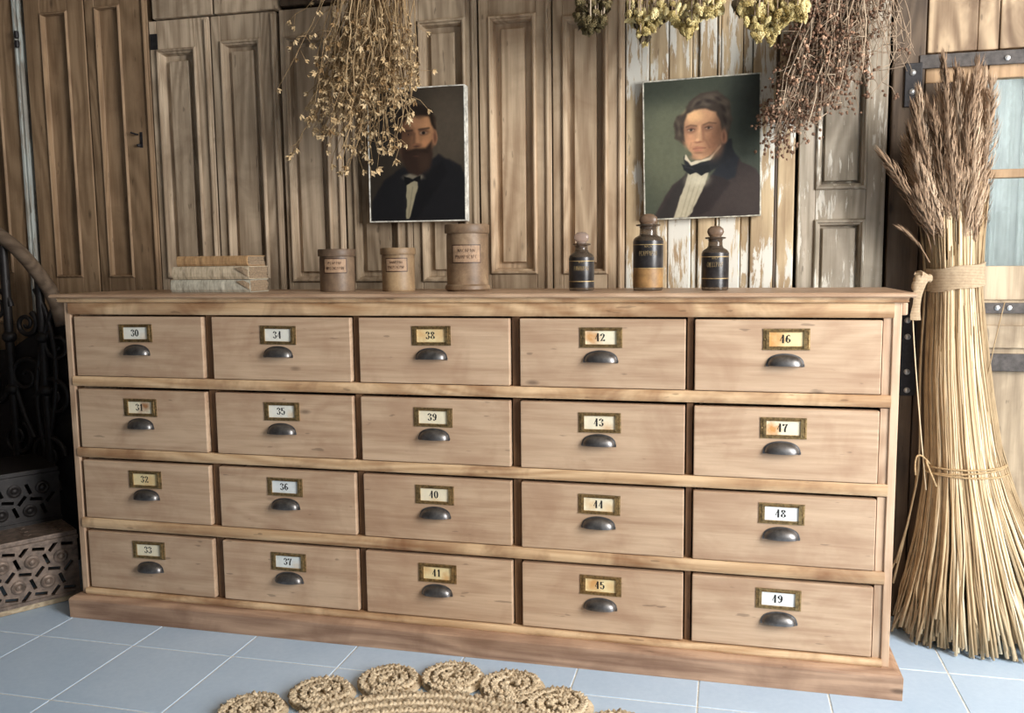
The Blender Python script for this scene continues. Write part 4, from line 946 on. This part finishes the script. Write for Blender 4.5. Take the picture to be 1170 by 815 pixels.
# burlap band
M['burlap'] = NT('burlap'); v = M['burlap'].coords((1, 1, 1)); w1 = M['burlap'].n('ShaderNodeTexWave', bands_direction='Z'); M['burlap'].l(v, w1.inputs[0]); w1.inputs['Scale'].default_value = 90; w1.inputs['Distortion'].default_value = 1
n = M['burlap'].noise(v, 90, 5); f_ = M['burlap'].math('ADD', M['burlap'].math('MULTIPLY', w1.outputs['Fac'], .35), M['burlap'].math('MULTIPLY', n, .65))
M['burlap'].col(M['burlap'].ramp(f_, [(.3, (146, 124, 98)), (.6, (192, 170, 140))])); M['burlap'].b.inputs['Roughness'].default_value = .95; M['burlap'].bump(f_, .6, .002); M['burlap'] = M['burlap'].m
bb = MB(); R_ = []
for z, e in ((1.040, .004), (1.041, .009), (1.055, .0085), (1.070, .009), (1.088, .0085), (1.104, .010), (1.105, .005)):
    (cx, cy), (ra, rb) = axis(z), radz(z)
    R_.append([(cx+(ra+e+.001*math.sin(a*.9+z*200))*math.cos(a*PI/20), cy+(rb+e)*math.sin(a*PI/20), z+.010*math.cos(a*PI/20)+.002*math.sin(a*.7)) for a in range(40)])
bb.loft(R_, True, (False, False)); obj('burlap_band', bb, M['burlap'], sheaf, smooth=60)
kn = MB(); K = at(1056, 320, .345)
for k in range(3):
    pts = bez(K+Vector((.02, .02, .004*k)), K+Vector((-.03, -.02, .02-.012*k)), K+Vector((-.012-.006*k, -.004, .014-.02*k)), 8)
    kn.tube(pts, [.008+.006*math.sin(PI*i/8) for i in range(9)], 8)
tl = bez(K+Vector((0, 0, 0)), K+Vector((-.03, -.015, -.05)), at(1047, 366, .335), 8)
prev = [[p+Vector((-.012-.004*math.sin(i), 0, 0)), p+Vector((0, -.006, 0)), p+Vector((.012, 0, 0)), p+Vector((0, .004, 0))] for i, p in enumerate(tl)]; kn.loft(prev)
obj('burlap_knot', kn, M['burlap'], sheaf, smooth=60)
tb = MB()
for z, zo in ((.530, 0), (.520, .004), (.508, -.002)):
    pts = []
    for a in range(37):
        (cx, cy), (ra, rb) = axis(z), radz(z); aa = a*PI/18; pts.append((cx+(ra+.004)*math.cos(aa), cy+(rb+.004)*math.sin(aa), z+zo*math.cos(aa)*2+.006*math.cos(aa)))
    tb.tube(pts, .0028, 6)
kp = at(1062, 530, .335)
tb.tube(bez(kp, at(1043, 505, .33), at(1046, 543, .33), 10), .0026, 6); tb.tube(bez(kp, at(1052, 515, .325), at(1070, 556, .325), 10), .0026, 6)
obj('twine_tie', tb, M['twine'], sheaf, smooth=180)

# ------------------------------------------------------------------ jute rug
def braid(mb, path, w, r, per, n=5):
    """three strands plaited along a flat path"""
    P = [Vector(p) for p in path]; m = len(P); s_ = [0.]
    for i in range(1, m): s_.append(s_[-1]+(P[i]-P[i-1]).length)
    for k in range(3):
        q = []
        for i in range(m):
            T_ = (P[min(i+1, m-1)]-P[max(i-1, 0)]).normalized(); N_ = Vector((-T_.y, T_.x, 0)); ph = 2*PI*s_[i]/per+k*2*PI/3
            q.append(P[i]+N_*w*math.sin(ph)+Vector((0, 0, r*.85*math.sin(2*ph)))) 
        mb.tube(q, r, n)
def spiral(cx, cy, z, r0, r1, pitch, step, jit=0):
    out = []; th = 0; r = r0
    while r < r1:
        out.append((cx+r*math.cos(th), cy+r*math.sin(th), z+random.gauss(0, jit))); d = step/max(r, .008); th += d; r = r0+pitch*th/(2*PI)
    return out
M['jute'] = NT('jute_rope'); v = M['jute'].coords((1, 1, 1)); n = M['jute'].noise(v, 45, 4, .7); n2 = M['jute'].noise(v, 420, 3, .6)
f_ = M['jute'].math('ADD', M['jute'].math('MULTIPLY', n, .5), M['jute'].math('MULTIPLY', n2, .5)); M['jute'].col(M['jute'].ramp(f_, [(.32, (158, 136, 108)), (.5, (212, 192, 160)), (.68, (240, 226, 200))]))
M['jute'].b.inputs['Roughness'].default_value = .95; M['jute'].bump(f_, .7, .002); M['jute'] = M['jute'].m
RC = Vector((1.352, -.752, 0))
rug = thing('braided_rug', (RC.x, RC.y, 0), 'round braided jute rug edged with coiled rosettes on the tiles', 'rug')
known = [(.843, -.455), (.975, -.335), (1.123, -.232), (1.284, -.178), (1.452, -.190), (1.592, -.262)]
angs = [math.atan2(y-RC.y, x-RC.x) for x, y in known]
cent = list(known); a = angs[-1]; span_ = 2*PI-(angs[0]-angs[-1]); nn = 15
for k in range(1, nn): t = a-span_*k/nn; cent.append((RC.x+.57*math.cos(t), RC.y+.57*math.sin(t)))
for (x, y) in cent:
    b = MB(); braid(b, spiral(x, y, .017, .012, .084, .0250, .0036, .002), .0098, .0043, .0165)
    b.lathe([(.086, .002), (.088, .006), (.070, .009), (.002, .009)], (x, y, 0), 20)
    obj('rosette', b, M['jute'], rug, smooth=180)
b = MB(); braid(b, spiral(RC.x, RC.y, .019, .02, .487, .036, .0085, .001), .0115, .0075, .036); b.lathe([(.48, .002), (.482, .008), (.47, .011), (.002, .011)], (RC.x, RC.y, 0), 48)
obj('centre_braid', b, M['jute'], rug, smooth=180)

# ------------------------------------------------------------------ iron staircase at the left
A0, B0 = atz(0, 705, 0), atz(84, 684, 0)
dirv = (B0-A0); dirv.z = 0; dirv.normalize(); nrm = Vector((dirv.y, -dirv.x, 0))   # faces the room
M['cast'] = plain('cast_iron_brown', (112, 97, 86), .5, .25, .3, 40, .35, .003); M['castd'] = plain('cast_iron_dark', (36, 32, 31), .5, .25, .3, 40, .3)
stair = thing('iron_staircase', (A0.x-.1, A0.y-.15, 0), 'dark cast iron stair with pierced risers and curved handrail at left', 'staircase')
def riser(o, length, z0, z1, mat, thick=.014):
    """pierced cast plate: o = its right end, running back along -dirv"""
    h = z1-z0; w = length
    cut = MB(); k = 0
    c = .105; nx = int(w/c)
    def slot(u, v, a, l=.030, t=.0085):
        d = Vector((math.cos(a), math.sin(a))); n_ = Vector((-d.y, d.x)); P = [Vector((u, v))+d*sx*l+n_*sy*t for sx, sy in ((-1, -1), (1, -1), (1, 1), (-1, 1))]
        cut.loft([[(p.x, -.05, p.y) for p in P], [(p.x, .05, p.y) for p in P]])
    boss = MB()
    def bossat(u, v):
        for r_, y_ in (((.014, .003)),): pass
        L_ = MB().lathe([(.022, 0), (.022, .004), (.016, .007), (.011, .004), (.008, .008), (.001, .011)], (0, 0, 0), 16).xf(Matrix.Translation((u, -.002, v)) @ Matrix.Rotation(PI/2, 4, 'X'))
        boss.add(L_.v, L_.f)
    d_ = .088; rows = [h*.5-d_*.433, h*.5+d_*.433]; cs = []
    for r_ in range(-1, 3):
        for i in range(-1, int(w/d_)+2):
            cs.append((i*d_+(d_*.5 if r_ % 2 else 0)+.01, h*.5-d_*.433+r_*d_*.866))
    for (u, v) in cs:
        if .02 < u < w-.02 and .03 < v < h-.03: bossat(u, v)
        for k in range(3):
            an = k*PI/3; mu, mv = u+d_*.5*math.cos(an), v+d_*.5*math.sin(an)
            if .03 < mu < w-.03 and .022 < mv < h-.022: slot(mu, mv, an+PI/2+.35, .019, .0058)
    pm = MB().box(0, w, -thick, 0, 0, h)
    pl_ = bpy.data.objects.new('tmp', mesh_of(pm, mat, 'plate')); ct = bpy.data.objects.new('tmpc', mesh_of(cut, mat, 'cut')); COL.objects.link(pl_); COL.objects.link(ct)
    bo = pl_.modifiers.new('b', 'BOOLEAN'); bo.object = ct; bo.operation = 'DIFFERENCE'; bo.solver = 'EXACT'
    me = bpy.data.meshes.new_from_object(pl_.evaluated_get(bpy.context.evaluated_depsgraph_get()))
    bpy.data.objects.remove(pl_); bpy.data.objects.remove(ct)
    out = MB(); out.add([tuple(v.co) for v in me.vertices], [tuple(p.vertices) for p in me.polygons]); bpy.data.meshes.remove(me)
    out.add([(x, y-thick, z) for x, y, z in boss.v], boss.f)
    out.box(-.002, w+.002, -thick-.006, 0, h-.014, h).box(-.002, w+.002, -thick-.006, 0, 0, .012)
    # local frame: x runs along dirv from the left end, -y faces the room
    Mx = Matrix(((dirv.x, -nrm.x, 0, o.x-dirv.x*w), (dirv.y, -nrm.y, 0, o.y-dirv.y*w), (0, 0, 1, z0), (0, 0, 0, 1)))
    return out.xf(Mx), Mx
def slab(mb, o, l, wdt, z0, z1):
    P = [o, o-dirv*l, o-dirv*l-nrm*wdt, o-nrm*wdt]
    mb.loft([[(p.x, p.y, z) for p in P] for z in (z0, z1)])
h1 = at(40, 619, (A0.y+B0.y)/2).z
e0 = B0+dirv*.02
rb, _ = riser(e0, .9, .022, h1, M['cast']); obj('riser', rb, M['cast'], stair)
# worn wood batten under the stair
bt = MB(); slab(bt, e0+nrm*.012-dirv*.01, .86, .035, .001, .020); obj('batten', bt, wood('batten_wood', (150, 130, 104), (200, 182, 152), 'X', (110, 90, 70), .5), stair, bev=.003)
D1 = .17
tr1 = MB(); slab(tr1, e0+nrm*.018, .9, D1+.03, h1, h1+.016); 
for i in range(9):
    for j in range(3):
        p = e0-dirv*(.05+.09*i)-nrm*(.03+.045*j); tr1.box(p.x-.012, p.x+.012, p.y-.008, p.y+.008, h1+.016, h1+.020)
obj('tread', tr1, M['cast'], stair, bev=.002)
e1 = e0-nrm*D1; h2 = h1+.19
rb, _ = riser(e1, .9, h1+.016, h2, M['castd']); obj('riser', rb, M['castd'], stair)
t2 = MB(); slab(t2, e1+nrm*.018, .9, .30, h2, h2+.016); obj('tread', t2, M['castd'], stair, bev=.002)
bk = MB(); slab(bk, e0-nrm*.02, .88, .03, .0, .02); slab(bk, e1-nrm*.28, .88, .02, 0, h2); obj('back_plate', bk, M['castd'], stair)
# handrail sweeping down behind the chest
Yh = .42
hp_ = [(-120, 205), (-80, 222), (-40, 243), (-15, 258), (0, 269), (18, 283), (34, 300), (48, 318), (58, 333), (66, 350), (72, 372)]
pth = [at(x, y, Yh) for x, y in hp_]
pts = []
for i in range(len(pth)-1):
    for t in range(4): pts.append(pth[i].lerp(pth[i+1], t/4))
pts.append(pth[-1])
for _ in range(3): pts = [pts[0]]+[(pts[i-1]+pts[i]*2+pts[i+1])/4 for i in range(1, len(pts)-1)]+[pts[-1]]
hm = wood('handrail_wood', (92, 76, 62), (128, 110, 92), 'X', (72, 58, 48), .4, knots=False)
hr = MB().tube(pts, .026, 14); obj('handrail', hr, hm, stair, smooth=180)
# scrolled balustrade below it
bl = MB()
def hz(x):
    best = min(pts, key=lambda p: abs(p.x-x)); return best.z
for px in (-30, 12, 50):
    p = at(px, 400, Yh); bl.tube([(p.x, Yh, h2-.06), (p.x, Yh, hz(p.x)-.015)], .016, 8)
    for zz in (h2+.25, h2+.45): bl.lathe([(.016, -.02), (.026, -.008), (.026, .008), (.016, .02)], (p.x, Yh, zz), 12)
def scroll(cx, cz, r, turns, sgn, start):
    P = []
    for i in range(60):
        t = i/59; a = start+sgn*turns*2*PI*t; rr = r*(1-.85*t); P.append((cx+rr*math.cos(a), Yh, cz+rr*math.sin(a)))
    bl.tube(P, [.011-.005*i/59 for i in range(60)], 7)
for px, py, r, sg, s0 in ((30, 430, .085, 1, -1.2), (62, 455, .075, -1, 2.0), (20, 500, .07, -1, 1.0), (55, 520, .08, 1, 0), (-10, 440, .08, -1, 0), (66, 395, .06, 1, 2), (30, 370, .05, -1, 1), (-5, 350, .07, 1, 0), (-15, 520, .07, 1, 2)):
    p = at(px, py, Yh); scroll(p.x, p.z, r, 1.6, sg, s0)
for (a, b_, c_) in (((8, 320), (2, 420), (40, 500)), ((62, 350), (20, 450), (70, 560)), ((40, 330), (90, 420), (40, 560))):
    bl.tube(bez(at(*a, Yh), at(*b_, Yh), at(*c_, Yh), 16), .011, 7)
obj('balustrade', bl, M['castd'], stair, smooth=60)
# dark plate added behind the scrolls to black out the lit doors
cpz = MB(); P = [at(-60, 405, Yh+.05), at(-60, 640, Yh+.05), at(95, 640, Yh+.05), at(95, 350, Yh+.05), at(70, 352, Yh+.05), at(48, 378, Yh+.05), at(20, 398, Yh+.05)]
cpz.prism([(p.x, p.z) for p in P], Yh+.02, Yh+.035); obj('dark_backing', cpz, M['castd'], stair)

# straw bits fallen on the floor
for k, (x, y, x2, y2) in enumerate(((252, 716, 262, 713), (262, 719, 276, 716), (258, 713, 261, 720))):
    b = MB().tube(bez(atz(x, y, .002), atz((x+x2)/2, (y+y2)/2-2, .006), atz(x2, y2, .002), 5), .0011, 5)
    p = atz(x, y, 0); tag(obj('straw_bit', b, M['straw'], None, (p.x, p.y, 0)), ['short straw bit on the tiles by the plinth, leftmost of three', 'short straw bit on the tiles by the plinth, rightmost of three', 'short straw bit lying crosswise between two others by the plinth'][k], 'straw', 'straw bits on the floor')

# ------------------------------------------------------------------ light
w = bpy.data.worlds.new('world'); SC.world = w; w.use_nodes = True
w.node_tree.nodes['Background'].inputs[0].default_value = (.80, .90, 1.0, 1); w.node_tree.nodes['Background'].inputs[1].default_value = .07
def area(name, loc, aim, sx, sy, e, col):
    l = bpy.data.lights.new(name, 'AREA'); l.shape = 'RECTANGLE'; l.size = sx; l.size_y = sy; l.energy = e; l.color = col
    o = bpy.data.objects.new(name, l); COL.objects.link(o); o.location = loc; o.rotation_euler = (Vector(aim)-Vector(loc)).to_track_quat('-Z', 'Y').to_euler(); return o
area('doorway_daylight', (4.55, -1.85, 1.75), (1.7, .1, .8), 1.4, 1.9, 190, (1.0, .985, .965))
area('front_fill', (3.0, -3.2, 2.0), (1.9, .3, .7), 1.6, 1.2, 7, (.93, .97, 1.0))  # weak fill lamp added out of view at front right, no opening there
area('outside_daylight', ((gx_0+gx_1)/2, 1.3, (gz0+gz1)/2+.2), ((gx_0+gx_1)/2, .6, (gz0+gz1)/2), 1.2, 1.2, 40, (.97, 1.0, 1.0))
SC.view_settings.view_transform = 'Standard'; SC.view_settings.look = 'None'; SC.view_settings.gamma = 1; SC.view_settings.use_curve_mapping = False
SC.view_settings.exposure = 0.15
